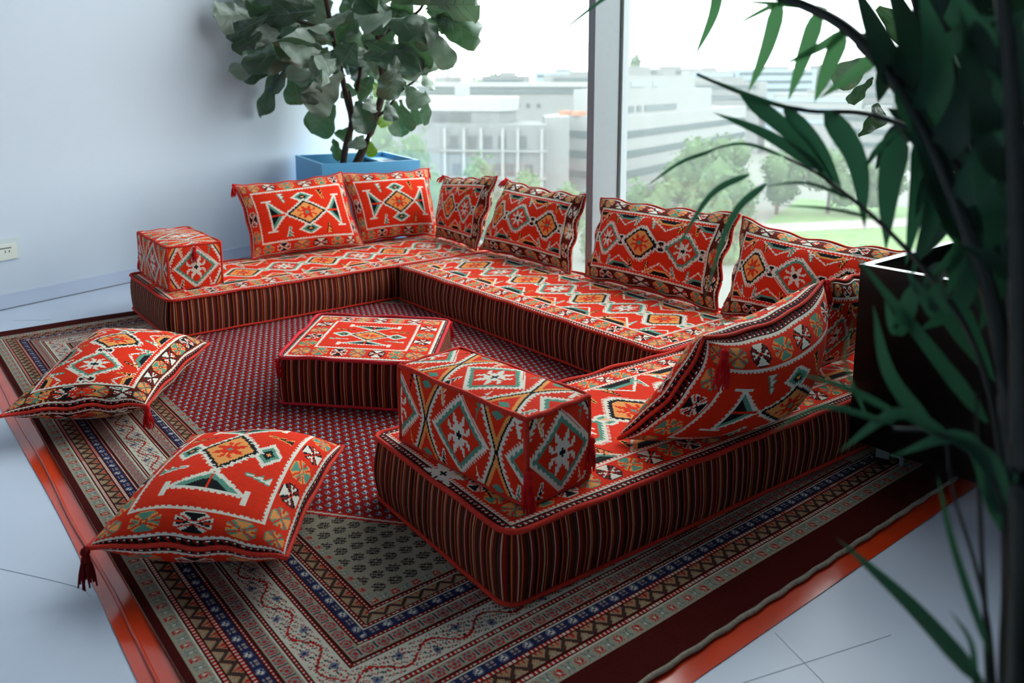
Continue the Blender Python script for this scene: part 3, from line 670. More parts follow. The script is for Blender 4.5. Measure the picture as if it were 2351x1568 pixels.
# double socket low on the left wall
sx0, sz0 = 0.57, 0.30
sk = Thing('wall_socket', (*along_wall(sx0 + 0.05, -0.006), sz0), 'white plastic power socket low on the pale wall', 'socket')
sk.part('plate', wall_box(0.49, 0.705, -0.008, -0.0005, 0.272, 0.392), M['plate'], smooth=False)
fp = sk.part('face', wall_box(0.51, 0.682, -0.016, -0.0075, 0.276, 0.362), M['socket'], smooth=False)
sk.part('slot', wall_box(0.55, 0.656, -0.0172, -0.0158, 0.338, 0.343), M['slot'], smooth=False, parent=fp)
sk.part('slot', wall_box(0.642, 0.646, -0.0172, -0.0158, 0.315, 0.327), M['slot'], smooth=False, parent=fp)
sk.part('slot', wall_box(0.622, 0.626, -0.0172, -0.0158, 0.315, 0.327), M['slot'], smooth=False, parent=fp)

# scuff lines on the floor coating
for pts in (((1.32, .93), (1.75, .80)), ((1.55, .97), (1.42, .62)), ((0.05, 2.6), (0.32, 2.2), (0.36, 2.1)), ((0.6, 4.95), (0.72, 4.86), (0.76, 4.85))):
    pth = smooth_path([(x, y, 0.0004) for x, y in pts], 12)
    struct('scratch', tube(pth, 0.0007, 4), M['scratch'], floor)


# ------------------------------------------------------------------ rug on its orange film
RX0, RX1, RY0, RY1 = 0.44, 3.10, 1.05, 4.70


def rug_pattern(c=0.004):
    w, h = RX1 - RX0, RY1 - RY0
    nx, ny = round(w / c), round(h / c)
    X, Y = np.meshgrid((np.arange(nx) + 0.5) * w / nx, (np.arange(ny) + 0.5) * h / ny, indexing='xy')
    pal = np.array([lin(q) for q in [(138, 26, 22), (150, 143, 126), (172, 34, 30), (156, 124, 94), (36, 42, 76), (198, 192, 176), (70, 20, 18), (96, 120, 122), (60, 52, 50), (112, 112, 130), (150, 132, 124)]])
    RED, BEI, RD2, TAN, NAV, CRE, DRK, TEA, BLK, GBL, PNK = range(11)
    dx = np.minimum(X, w - X)
    dy = (np.minimum(Y, h - Y) - 0.075) / 1.15
    side = dx < dy
    d = np.where(side, dx, dy)
    s = np.where(side, Y - h / 2, X - w / 2)
    C = np.full((ny, nx), DRK, dtype=np.uint8)

    def dots(a, b):
        m = (d >= a) & (d < b)
        C[m] = DRK
        mid = (d >= a + 0.3 * (b - a)) & (d < b - 0.2 * (b - a))
        C[mid] = RD2
        C[mid & (np.mod(s, 0.012) < 0.0045)] = CRE
        C[(d >= a - 0.003) & (d < a)] = CRE

    def rows(a, b, bg, kind, p):
        m = (d >= a) & (d < b)
        C[m] = bg
        u = (d - (a + b) / 2) / ((b - a) / 2)
        t = (np.mod(s, p) - p / 2) / (p / 2)
        k = np.floor(s / p).astype(int)
        r = np.hypot(u, t * p / (b - a))
        if kind == 'flower':
            f = m & (np.abs(t) < 0.62) & (np.abs(u) < 0.62) & (np.mod(np.floor((t + 2) * 6) + np.floor((u + 2) * 4), 3) != 0)
            C[f & (k % 2 == 0)] = RD2
            C[m & (k % 2 == 1) & (np.abs(np.abs(u) - np.abs(t)) < 0.16) & (np.abs(u) < 0.7)] = TEA
            C[m & (r < 0.16)] = CRE
        elif kind == 'zig':
            z = np.abs(np.mod(s / p, 1.0) * 2 - 1) * 2 - 1
            C[m & (np.abs(u - z * 0.8) < 0.24)] = BLK
            C[m & (np.abs(u - z * 0.8) >= 0.24) & (np.abs(u - z * 0.8) < 0.42)] = DRK
            C[m & (u - z * 0.8 > 0.85) & (np.mod(s, 0.012) < 0.006)] = RD2
            C[m & (u - z * 0.8 < -0.85) & (np.mod(s + .006, 0.012) < 0.006)] = BEI
        elif kind == 'navy':
            sq = m & (np.abs(t) < 0.55) & (np.abs(u) < 0.62)
            C[sq & (k % 2 == 0) & (np.abs(t) > 0.12) & (np.abs(u) > 0.15)] = PNK
            lf = m & (k % 2 == 1) & (np.hypot(u * 0.9, t) < 0.72)
            C[lf] = GBL
            C[m & (k % 2 == 1) & (np.hypot(u * 0.9, t) < 0.45)] = CRE
            C[m & (k % 2 == 1) & (np.abs(u - t) < 0.15) & (np.abs(t) < 0.5)] = NAV
        elif kind == 'rosette':
            C[m & (r < 0.80)] = RD2
            C[m & (r < 0.62)] = PNK
            C[m & (r < 0.62) & (np.mod(np.floor((u + 3) * 5) + np.floor((t + 3) * 5), 2) == 0)] = TEA
            C[m & (r < 0.25)] = RD2
            C[m & (np.abs(t) > 0.86) & (np.abs(u) < 0.6)] = NAV
        elif kind == 'main':
            z = np.sin(s / p * 2 * np.pi) * 0.55
            C[m & (np.abs(u - z) < 0.09)] = RD2
            C[m & (np.abs(u + z) < 0.05) & (np.mod(s, 0.03) < 0.02)] = TEA
            a2 = np.mod(s, p / 2) / (p / 2)
            blot = np.sin(s * 310.0 + 3.0 * np.sin(u * 5.0)) * np.sin(u * 9.0 + s * 70.0)
            C[m & (blot > 0.62) & (np.abs(u) < 0.86)] = BLK
            C[m & (blot < -0.66) & (np.abs(u) < 0.86)] = RD2
            C[m & (np.hypot(u + np.sign(z) * 0.45, (a2 - 0.5) * 2.2) < 0.28)] = GBL
            C[m & (np.hypot(u + np.sign(z) * 0.45, (a2 - 0.5) * 2.2) < 0.12)] = NAV

    rows(0.022, 0.058, BEI, 'flower', 0.030)
    dots(0.060, 0.074)
    rows(0.077, 0.108, TAN, 'zig', 0.048)
    dots(0.110, 0.121)
    rows(0.123, 0.148, NAV, 'navy', 0.034)
    dots(0.150, 0.160)
    rows(0.163, 0.197, BEI, 'rosette', 0.040)
    dots(0.199, 0.210)
    rows(0.213, 0.286, CRE, 'main', 0.150)
    dots(0.288, 0.300)
    rows(0.303, 0.336, BEI, 'rosette', 0.040)
    dots(0.338, 0.348)
    rows(0.350, 0.374, NAV, 'navy', 0.034)
    dots(0.376, 0.386)
    rows(0.388, 0.416, TAN, 'zig', 0.048)
    dots(0.418, 0.428)
    rows(0.431, 0.456, BEI, 'flower', 0.030)
    # field: cream corners with dark sprigs, red octagonal centre with small white sprigs
    m = d >= 0.456
    ex, ey = dx - 0.456, dy - 0.456
    cut = ex + 0.92 * ey
    cre = m & (cut < 0.43)
    C[cre] = BEI
    py_, px_ = 0.050, 0.046
    row = np.floor(Y / py_)
    uu = (np.mod(X + 0.5 * px_ * np.mod(row, 2), px_) - px_ / 2) / (px_ / 2)
    vv = (np.mod(Y, py_) - py_ / 2) / (py_ / 2)
    C[cre & (np.hypot(uu * 0.9, vv) < 0.74) & (np.mod(np.floor(uu * 4 + 9) + np.floor(vv * 5 + 9), 3) > 0)] = BLK
    red = m & (cut >= 0.43)
    C[red] = RED
    py2, px2 = 0.034, 0.030
    row = np.floor(Y / py2)
    uu = (np.mod(X + 0.5 * px2 * np.mod(row, 2), px2) - px2 / 2) / (px2 / 2)
    vv = (np.mod(Y, py2) - py2 / 2) / (py2 / 2)
    bl = red & (np.hypot(uu, vv) < 0.66)
    C[bl] = GBL
    C[bl & (np.hypot(uu - 0.1, vv) < 0.36)] = CRE
    C[red & (np.hypot(uu - 0.35, vv - 0.55) < 0.22)] = CRE
    C[bl & (np.abs(uu + vv * 0.6) < 0.14)] = NAV
    edge = m & (np.abs(cut - 0.43) < 0.016)
    C[edge] = RD2
    C[edge & (np.abs(cut - 0.43) < 0.005)] = CRE
    return C, pal, nx, ny


def build_rug():
    C, pal, nx, ny = rug_pattern()
    w, h = RX1 - RX0, RY1 - RY0
    xs, ys = np.linspace(RX0, RX1, nx + 1), np.linspace(RY0, RY1, ny + 1)
    X, Y = np.meshgrid(xs, ys, indexing='xy')
    Z = 0.011 + 0.0012 * np.sin(X * 9 + 1.3 * np.sin(Y * 4)) * np.sin(Y * 7)
    V = np.stack([X, Y - 0.02 * (X - 1.8) * (Y - RY0) / h, Z], -1)
    F = grid_faces(nx, ny)
    col = pal[C].reshape(-1, 3) * (1 + 0.22 * (NRG.random((nx * ny, 1)) - 0.5))
    xc, yc = np.meshgrid((xs[1:] + xs[:-1]) / 2, (ys[1:] + ys[:-1]) / 2, indexing='xy')
    hid = ((xc > 1.30) & (yc > 1.42) & (yc < 1.96)) | ((xc > 2.48) & (yc > 1.3)) | ((xc > 1.30) & (yc > 4.14))
    hid = hid.ravel()
    rug = Thing('rug', (1.7, 2.8, 0.003), 'large patterned red rug with navy and cream borders under the seating', 'rug')
    keep = F[~hid]
    used, inv = np.unique(keep, return_inverse=True)
    rug.part('pile', (V.reshape(-1, 3)[used], inv.reshape(keep.shape)), M['rug'], col[~hid])
    rug.part('backing', box(RX0, RX1, RY0, RY1 - 0.02, 0.0045, 0.0085), M['fringe'], smooth=False)
    # pale selvedge along the near end
    n = 160
    t = np.linspace(0, 1, n)
    pth = np.stack([RX0 + 0.02 + t * (RX1 - RX0 - 0.02), RY0 - 0.008 + 0.002 * np.sin(t * 160), np.full(n, 0.010)], 1)
    rug.part('selvedge', tube(pth, 0.0065, 6), M['fringe'])
    return rug


build_rug()

# glossy film sticking out beyond the rug
fx = np.linspace(0.372, 3.12, 60)
fy = np.linspace(0.985, 4.72, 90)
X, Y = np.meshgrid(fx, fy, indexing='xy')
Z = 0.0024 + 0.0014 * np.sin(Y * 5 + 2 * np.sin(X * 3)) * np.sin(X * 6 + 1) * ((X < 0.43) | (Y < 1.03))
V = np.stack([X + 0.006 * np.sin(Y * 3.1) * (X < 0.4), Y + 0.02 * (X > 3.5), Z], -1).reshape(-1, 3)
film = link('plastic_film', mesh_data('plastic_film', V - np.array([1.7, 2.8, 0]), grid_faces(59, 89), M['film']), None, (1.7, 2.8, 0))
tag(film, 'glossy orange-red plastic film showing along the edges of the rug', 'plastic film')
pth = smooth_path([(0.402 + 0.004 * math.sin(i * 1.3), 1.0 + i * 0.18, 0.0032) for i in range(21)], 80)
struct('fold_ridge', tube(pth - np.array([1.7, 2.8, 0.0]), 0.005, 6), M['film'], film, True)


# ------------------------------------------------------------------ tassels
def tassel_mesh(seed, mat):
    rng = random.Random(seed)
    parts = []
    n = 16
    a = np.linspace(0, 2 * np.pi, 8, endpoint=False)
    prof = [(0.0, 0.002), (-0.004, 0.008), (-0.012, 0.010), (-0.018, 0.0065), (-0.022, 0.0085), (-0.03, 0.010)]
    V, F = [], []
    for i, (z, r) in enumerate(prof):
        for t in a:
            V.append((r * math.cos(t), r * math.sin(t), z))
    for i in range(len(prof) - 1):
        for k in range(8):
            F.append((i * 8 + k, i * 8 + (k + 1) % 8, (i + 1) * 8 + (k + 1) % 8, (i + 1) * 8 + k))
    parts.append((np.array(V), F))
    for k in range(n):
        t = 2 * math.pi * k / n + rng.uniform(-.2, .2)
        r0, r1 = 0.0065 * rng.uniform(.3, 1), 0.017 * rng.uniform(.35, 1.1)
        L = rng.uniform(.066, .086)
        p = [(r0 * math.cos(t), r0 * math.sin(t), -0.022), (0.8 * r1 * math.cos(t), 0.8 * r1 * math.sin(t), -0.045), (r1 * math.cos(t + .3), r1 * math.sin(t + .3), -L)]
        parts.append(tube(smooth_path(p, 4), 0.0030, 4, taper=0.7))
    v, f = join(*parts)
    return mesh_data('tassel', v, f, mat)


TASSELS = [tassel_mesh(s, M['tassel']) for s in (1, 2, 3)]
TASSELS_D = [tassel_mesh(s, M['tassel_d']) for s in (4, 5)]


def add_tassel(th, pos, lean=(0.0, 0.0), scale=1.0, dark=False, k=[0]):
    k[0] += 1
    me = (TASSELS_D if dark else TASSELS)[k[0] % (2 if dark else 3)]
    o = link('tassel', me, th.o, tuple(np.asarray(pos) - th.loc))
    o.rotation_euler = (lean[0], lean[1], k[0] * 1.7)
    o.scale = (scale,) * 3
    return o


# ------------------------------------------------------------------ floor mattresses, ottoman, arm bolsters
def rounded_outline(w, h, r, step):
    pts = []
    for cx, cy, a0 in ((w / 2 - r, -h / 2 + r, -90), (w / 2 - r, h / 2 - r, 0), (-w / 2 + r, h / 2 - r, 90), (-w / 2 + r, -h / 2 + r, 180)):
        for a in np.linspace(a0, a0 + 90, 9):
            pts.append((cx + r * math.cos(math.radians(a)), cy + r * math.sin(math.radians(a))))
    P = np.array(pts)
    Q = np.vstack([P, P[:1]])
    seg = np.linalg.norm(np.diff(Q, axis=0), axis=1)
    cum = np.concatenate([[0], np.cumsum(seg)])
    n = int(cum[-1] / step)
    t = np.linspace(0, cum[-1], n, endpoint=False)
    out = np.stack([np.interp(t, cum, Q[:, 0]), np.interp(t, cum, Q[:, 1])], 1)
    nrm = np.roll(out, -1, 0) - np.roll(out, 1, 0)
    nrm = np.stack([nrm[:, 1], -nrm[:, 0]], 1)
    nrm /= np.linalg.norm(nrm, axis=1)[:, None] + 1e-9
    return out, nrm, t


def mattress(name, label, cat, group, centre, rot, w, h, z0, z1, pattern, seed, r=0.045, puff=0.012, pip='piping', stripe=0.0027, skew=0.0):
    th = Thing(name, (centre[0], centre[1], z0), label, cat, group)
    c, s = math.cos(rot), math.sin(rot)
    ph = seed * 1.7

    def place(x, y, z):
        x = x + skew * y
        return np.stack([centre[0] + c * x - s * y, centre[1] + s * x + c * y, z], -1)

    C = pattern
    ny, nx = C.shape
    X, Y = np.meshgrid(np.linspace(-w / 2, w / 2, nx + 1), np.linspace(-h / 2, h / 2, ny + 1), indexing='xy')
    d = np.minimum(w / 2 - np.abs(X), h / 2 - np.abs(Y))
    # round the plan corners
    cx = np.clip(X, -w / 2 + r, w / 2 - r)
    cy = np.clip(Y, -h / 2 + r, h / 2 - r)
    dist = np.hypot(X - cx, Y - cy)
    k = np.where(dist > r, r / np.maximum(dist, 1e-6), 1.0)
    X2, Y2 = cx + (X - cx) * k, cy + (Y - cy) * k
    wav = 0.004 * np.sin(X * 7 + ph) * np.sin(Y * 9 + ph * .7)
    Z = z1 - 0.004 + (puff * np.sqrt(np.clip(d / 0.12, 0, 1)) + wav * np.clip(d / 0.1, 0, 1))
    th.part('top_cover', (place(X2, Y2, Z).reshape(-1, 3), grid_faces(nx, ny)), M['fabric'], shade(C))
    out, nrm, t = rounded_outline(w, h, r, stripe)
    n = len(out)
    rows = 7
    zz = np.linspace(z0 + 0.004, z1 - 0.004, rows)
    V = []
    for i, z in enumerate(zz):
        u = i / (rows - 1) * 2 - 1
        bul = 0.012 * (1 - u * u) + 0.003 * np.sin(t * 6 + u * 2 + ph) * (1 - u * u)
        V.append(place(out[:, 0] + nrm[:, 0] * bul, out[:, 1] + nrm[:, 1] * bul, np.full(n, z)))
    V = np.concatenate(V)
    F = []
    base = np.arange(n)
    nxt = (base + 1) % n
    for i in range(rows - 1):
        F.append(np.stack([i * n + base, i * n + nxt, (i + 1) * n + nxt, (i + 1) * n + base], 1))
    F = np.concatenate(F)
    st = stripes(n, seed)
    cols = np.tile(PAL[st], (rows - 1, 1)) * (1 + 0.1 * (NRG.random((n * (rows - 1), 1)) - .5))
    th.part('striped_side', (V, F), M['fabric'], cols)
    m = n // 6
    idx = (np.arange(m) * n / m).astype(int)
    for zc, rr in ((z1, 0.0072), (z0 + 0.008, 0.0062)):
        tt = t[idx]
        wob = 0.0025 * np.sin(tt * 17 + ph) + 0.002 * np.sin(tt * 31)
        pth = place(out[idx, 0] + nrm[idx, 0] * (0.004 + wob * .5), out[idx, 1] + nrm[idx, 1] * (0.004 + wob * .5), zc + wob * (1 if zc > 0.1 else 0.4))
        th.part('piping', tube(pth, rr, 6, closed=True), M[pip])
    bx = place(np.array([-1, 1, 1, -1]) * (w / 2 - .05), np.array([-1, -1, 1, 1]) * (h / 2 - .05), np.full(4, z0 + .004))
    th.part('base_cloth', (bx, [(3, 2, 1, 0)]), M['rubber'])
    return th, place


ZR = 0.0125
ZS = 0.205
SEAT_GROUP = 'striped floor mattresses of the U-shaped seating'
A_W, A_H = 1.94, 0.715
mattress('floor_mattress', 'red kilim floor mattress across the far end, below the blue planter', 'mattress', SEAT_GROUP, (1.135 + A_W / 2, 4.385), math.radians(-1.0), A_W, A_H, ZR, ZS, pat_seat(A_W, A_H), 1)
B_L, B_W = 1.955, 0.69
mattress('floor_mattress', 'red kilim floor mattress running along the window as the middle of the U', 'mattress', SEAT_GROUP, (2.385 + B_W / 2, 3.04), math.radians(-90), B_L, B_W, ZR, ZS, pat_seat(B_L, B_W, lead=1), 2)
C_W, C_H = 1.95, 0.69
mattress('floor_mattress', 'red kilim floor mattress at the near end, its rounded corner toward the camera', 'mattress', SEAT_GROUP, (1.125 + C_W / 2, 1.70), math.radians(-2.6), C_W, C_H, ZR, ZS + .003, pat_seat(C_W, C_H, 0.0036, lead=1), 3)

OW, OH = 0.60, 0.58
ott, place = mattress('ottoman', 'low square kilim ottoman with striped sides in the middle of the rug', 'ottoman', None, (1.61, 2.945), math.radians(-47), OW, OH, ZR, ZS, pat_medallion(OH, OW).T, 4, r=0.025, pip='pipingp', skew=-0.10)
for sx, sy in ((1, 1), (1, -1), (-1, 1), (-1, -1)):
    p = place(np.array([sx * (OW / 2 + .004)]), np.array([sy * (OH / 2 + .004)]), np.array([ZS - .005]))[0]
    add_tassel(ott, p, lean=(0.1 * sx, 0.1 * sy))


def bolster(label, centre, rot, L, Wd, z0, z1, off):
    th = Thing('arm_bolster', (centre[0], centre[1], z0), label, 'bolster', 'box-shaped arm bolsters on the mattress ends')
    c, s = math.cos(rot), math.sin(rot)
    H = z1 - z0

    def place(P):
        P = np.asarray(P, dtype=float)
        return np.stack([centre[0] + c * P[..., 0] - s * P[..., 1], centre[1] + s * P[..., 0] + c * P[..., 1], z0 + P[..., 2]], -1)

    VV, FF, CC, nv = [], [], [], 0
    cell = 0.0036
    faces = [
        ((L, Wd), lambda u, v, b: np.stack([u, v, H + b], -1), off, 0),
        ((L, Wd), lambda u, v, b: np.stack([u, -v, 0 * b + 0.001], -1), off, 0),
        ((L, H), lambda u, v, b: np.stack([u, -Wd / 2 - b, v + H / 2], -1), off, 0),
        ((L, H), lambda u, v, b: np.stack([-u, Wd / 2 + b, v + H / 2], -1), -off, 0),
        ((Wd, H), lambda u, v, b: np.stack([L / 2 + b, u, v + H / 2], -1), 0.0, 1),
        ((Wd, H), lambda u, v, b: np.stack([-L / 2 - b, -u, v + H / 2], -1), 0.0, 1),
    ]
    for (a, b_), fn, o_, end in faces:
        C = pat_arm(a, b_, cell, off=o_)
        ny, nx = C.shape
        U, Vv = np.meshgrid(np.linspace(-a / 2, a / 2, nx + 1), np.linspace(-b_ / 2, b_ / 2, ny + 1), indexing='xy')
        bul = 0.014 * np.sqrt(np.clip((1 - (2 * U / a) ** 2) * (1 - (2 * Vv / b_) ** 2), 0, 1))
        P = place(fn(U, Vv, bul)).reshape(-1, 3)
        VV.append(P)
        FF.append(grid_faces(nx, ny) + nv)
        CC.append(shade(C))
        nv += len(P)
    th.part('cover', (np.concatenate(VV), np.concatenate(FF)), M['fabric'], np.concatenate(CC))
    e = []
    hx, hy = L / 2, Wd / 2
    for z in (0.004, H):
        ring = smooth_path([(-hx, -hy, z), (0, -hy - .004, z), (hx, -hy, z), (hx + .004, 0, z), (hx, hy, z), (0, hy + .004, z), (-hx, hy, z), (-hx - .004, 0, z), (-hx, -hy, z)], 96)
        lin_ = []
        for p, q in (((-hx, -hy), (hx, -hy)), ((hx, -hy), (hx, hy)), ((hx, hy), (-hx, hy)), ((-hx, hy), (-hx, -hy))):
            for t in np.linspace(0, 1, 24, endpoint=False):
                lin_.append((p[0] + (q[0] - p[0]) * t, p[1] + (q[1] - p[1]) * t, z + 0.002 * math.sin(t * 14)))
        e.append(tube(place(np.array(lin_)), 0.0068, 6, closed=True))
    for sx in (-1, 1):
        for sy in (-1, 1):
            ln = np.array([(sx * hx, sy * hy, z) for z in np.linspace(0.004, H, 10)])
            ln[:, 0] += 0.0015 * np.sin(np.arange(10) * 1.3)
            e.append(tube(place(ln), 0.0062, 6))
    th.part('piping', join(*e), M['piping'])
    return th, place


b1, pl1 = bolster('kilim box bolster standing on the far mattress close to the pale wall', (1.325, 4.475), math.radians(-91), 0.545, 0.265, ZS + 0.006, 0.432, 0.05)
add_tassel(b1, pl1((0.285, 0.0, 0.215)), lean=(0.1, -0.05))
add_tassel(b1, pl1((-0.285, -0.13, 0.09)), lean=(0.0, 0.05))
b2, pl2 = bolster('kilim box bolster on the near mattress corner, closest to the camera', (1.305, 1.725), math.radians(-86), 0.525, 0.225, ZS + 0.012, 0.445, 0.02)
add_tassel(b2, pl2((0.272, -0.112, 0.10)), lean=(0.05, 0.0), scale=1.25)
add_tassel(b2, pl2((0.266, 0.122, 0.115)), lean=(0.12, 0.12), scale=1.1)


# ------------------------------------------------------------------ cushions
def cushion(label, corners, T, pattern, seed, pinch=0.07, bend=0.0, ripple=0.008, z_min=None, tassels=(), power=0.5, back_scale=1.0, name='cushion', group='kilim back cushions', tscale=1.0, dark=(), pip='piping', sag=0.0):
    """corners bl, br, tr, tl of the seam; T half thickness; the front is the side (br-bl) x (tl-bl) points to"""
    bl, br, tr, tl = [np.array(p, dtype=float) for p in corners]
    ctr = (bl + br + tr + tl) / 4
    nrm = np.cross(br - bl + tr - tl, tl - bl + tr - br)
    nrm /= np.linalg.norm(nrm)
    base = np.array([ctr[0], ctr[1], min(p[2] for p in (bl, br, tr, tl))])
    th = Thing(name, base, label, 'cushion', group)
    ny, nx = pattern.shape
    ph = seed * 2.1

    def surf(S, Q, side):
        S = 0.14 * S + 0.86 * np.sin(S * np.pi / 2)
        Q = 0.14 * Q + 0.86 * np.sin(Q * np.pi / 2)
        a, b = 1 - S * S, 1 - Q * Q
        s2 = S * (1 - pinch * b * np.abs(S) ** 1.5)
        q2 = Q * (1 - pinch * 1.25 * a * np.abs(Q) ** 1.5)
        u, v = (s2 + 1) / 2, (q2 + 1) / 2
        P = (bl * ((1 - u) * (1 - v))[..., None] + br * (u * (1 - v))[..., None] + tr * (u * v)[..., None] + tl * ((1 - u) * v)[..., None])
        hgt = T * np.clip(a * b, 0, 1) ** power * (1 + 0.10 * np.sin(3 * S + ph) * np.sin(2.3 * Q + ph))
        near = np.maximum(np.abs(S), np.abs(Q)) ** 10
        rip = ripple * near * np.sin((S * 1.1 + Q * 0.9) * 9 + ph) * np.clip(a + b, 0, 1)
        off = side * hgt + rip + bend * (S * S + 0.7 * Q * Q - 0.8)
        P = P + nrm * off[..., None]
        # little crimp of the outline
        P = P + (tl - bl + tr - br)[None, None, :] * (0.5 * ripple * near * np.sin(S * 12 + ph) * np.sign(Q) * (np.abs(Q) > 0.6))[..., None]
        P[..., 2] -= sag * np.clip(a, 0, 1) * np.clip(Q, 0, 1) ** 2
        if z_min is not None:
            P[..., 2] = np.maximum(P[..., 2], z_min)
        return P

    S, Q = np.meshgrid(np.linspace(-1, 1, nx + 1), np.linspace(-1, 1, ny + 1), indexing='xy')
    Pf = surf(S, Q, 1.0).reshape(-1, 3)
    th.part('front_cover', (Pf, grid_faces(nx, ny)), M['fabric'], shade(pattern))
    step = 1 if back_scale == 1.0 else 2
    pb = pattern[::step, ::step]
    my, mx = pb.shape
    S2, Q2 = np.meshgrid(np.linspace(-1, 1, mx + 1), np.linspace(-1, 1, my + 1), indexing='xy')
    Pb = surf(S2, Q2, -1.0).reshape(-1, 3)
    th.part('back_cover', (Pb, grid_faces(mx, my, flip=True)), M['fabric'], shade(pb))
    n = 56
    L = np.linspace(-1, 1, n, endpoint=False)
    s_ = np.concatenate([L, np.ones(n), -L, -np.ones(n)])
    q_ = np.concatenate([-np.ones(n), L, np.ones(n), -L])
    loop = surf(s_[None], q_[None], 0.0)[0]
    out = loop - loop.mean(0)
    out /= np.linalg.norm(out, axis=1)[:, None]
    th.part('piping', tube(loop + out * 0.005, 0.0058, 6, closed=True), M[pip])
    cs = [bl, br, tr, tl]
    for k, lx, ly in tassels:
        p = surf(np.array([[(-1, 1, 1, -1)[k]]], dtype=float), np.array([[(-1, -1, 1, 1)[k]]], dtype=float), 0.0)[0, 0]
        d = p - ctr
        d /= np.linalg.norm(d)
        add_tassel(th, p + d * 0.010 + np.array([0, 0, 0.004]), lean=(lx, ly), scale=tscale, dark=k in dark)
    return th


CW, CH = 0.72, 0.48
PM = pat_medallion(CW, CH)
PA = pat_allover(CW + .04, CH)
PA2 = pat_allover(CW + .04, CH, lead=1)
# two against the far end
cushion('upright cushion with one large red medallion, standing left of its twin below the planter', [(1.80, 4.67, .218), (2.505, 4.63, .214), (2.455, 4.80, .665), (1.765, 4.80, .640)], 0.105, PM, 1, tassels=((3, 0, 0),), back_scale=.5)
cushion('red medallion cushion in front of the blue planter, close to the window corner', [(2.52, 4.70, .222), (3.085, 4.64, .214), (3.105, 4.80, .648), (2.475, 4.86, .655)], 0.10, PM, 2, tassels=((2, 0, 0),), back_scale=.5)
# four against the window
cushion('all-over diamond cushion wedged in the window corner, turned toward the room', [(3.03, 4.585, .222), (2.97, 4.06, .216), (3.12, 4.04, .665), (3.15, 4.665, .600)], 0.105, PA, 3, ripple=.012, tassels=((3, .9, .2),), back_scale=.5)
cushion('diamond-row cushion leaning on the window just left of the silver post', [(3.00, 4.06, .220), (3.01, 3.25, .216), (3.17, 3.30, .618), (3.17, 4.00, .640)], 0.12, PA2, 4, ripple=.014, tassels=((3, .9, .3),), back_scale=.5)
cushion('diamond-row cushion leaning on the window just right of the silver post', [(3.01, 3.13, .216), (3.01, 2.27, .214), (3.175, 2.29, .640), (3.165, 3.17, .625)], 0.12, PA, 5, ripple=.016, back_scale=.5)
cushion('diamond-row cushion by the window, nearest the black planter', [(3.01, 2.24, .216), (3.02, 1.46, .220), (3.16, 1.50, .600), (3.165, 2.26, .630)], 0.12, PA2, 6, ripple=.014, back_scale=.5, sag=.02)
# two on the near mattress, leaning outward
bent = cushion('bent medallion cushion slouching outward on the near mattress', [(2.36, 1.50, .222), (1.655, 1.535, .222), (1.765, 1.335, .545), (2.44, 1.395, .585)], 0.135, PM[:, ::-1], 7, bend=.04, ripple=.003, power=.40, tassels=((3, .1, 0),), tscale=1.15, pip='piping')
add_tassel(bent, (1.775, 1.305, .545), lean=(-.15, .05), scale=1.35)
cushion('dark cushion mostly hidden behind the black planter on the near mattress', [(2.90, 1.56, .222), (2.44, 1.56, .222), (2.50, 1.44, .590), (2.95, 1.45, .590)], 0.075, PA, 8, back_scale=.5, tassels=((2, 0, 0),))
# two on the rug
cushion('red medallion cushion lying on the rug edge in the foreground', [(0.366, 2.10, .13), (0.719, 1.757, .13), (1.128, 2.262, .11), (0.78, 2.625, .11)], 0.118, pat_medallion(.66, .50).T, 9, z_min=.0135, group='kilim cushions lying on the rug', tassels=((0, .1, .1), (3, .7, .4)), dark=(0,), tscale=1.2, ripple=.004, power=.45)
cushion('cushion with rows of diamonds lying on the rug in front of the far mattress', [(0.322, 3.159, .13), (0.735, 2.965, .125), (1.15, 3.55, .115), (0.82, 4.04, .12)], 0.115, pat_allover(.72, .50).T, 10, z_min=.0135, group='kilim cushions lying on the rug', tassels=((1, .15, .1), (2, 1.0, .6), (3, .6, -.4)), tscale=1.15, ripple=.005, power=.45)


# ------------------------------------------------------------------ blue planter with the fiddle-leaf fig
PLC = (2.865, 5.375)
PROT = math.radians(-11.5)
pt = Thing('planter', (*PLC, 0.0), 'square sky-blue planter box in the corner behind the far mattress', 'planter')
hx, hy, ph_, tk = 0.345, 0.385, 0.70, 0.022


def pbox(x0, x1, y0, y1, z0, z1):
    return xf(box(x0, x1, y0, y1, z0, z1), PROT, (*PLC, 0))


pt.part('front_panel', pbox(-hx, hx, -hy, -hy + tk, 0.0, ph_), M['planter'], smooth=False)
pt.part('back_panel', pbox(-hx, hx, hy - tk, hy, 0.0, ph_), M['planter'], smooth=False)
pt.part('side_panel', pbox(-hx, -hx + tk, -hy + tk, hy - tk, 0.0, ph_), M['planter'], smooth=False)
pt.part('side_panel', pbox(hx - tk, hx, -hy + tk, hy - tk, 0.0, ph_), M['planter'], smooth=False)
pt.part('corner_ledge', pbox(hx - 0.16, hx - tk, -hy + tk, hy - tk, ph_ - 0.05, ph_ - 0.035), M['planter'], smooth=False)
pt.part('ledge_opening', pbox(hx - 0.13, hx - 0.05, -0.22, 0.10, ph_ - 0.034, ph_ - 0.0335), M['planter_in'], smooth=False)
pt.part('soil', pbox(-hx + tk, hx - tk, -hy + tk, hy - tk, 0.05, ph_ - 0.10), M['soil'], smooth=False)


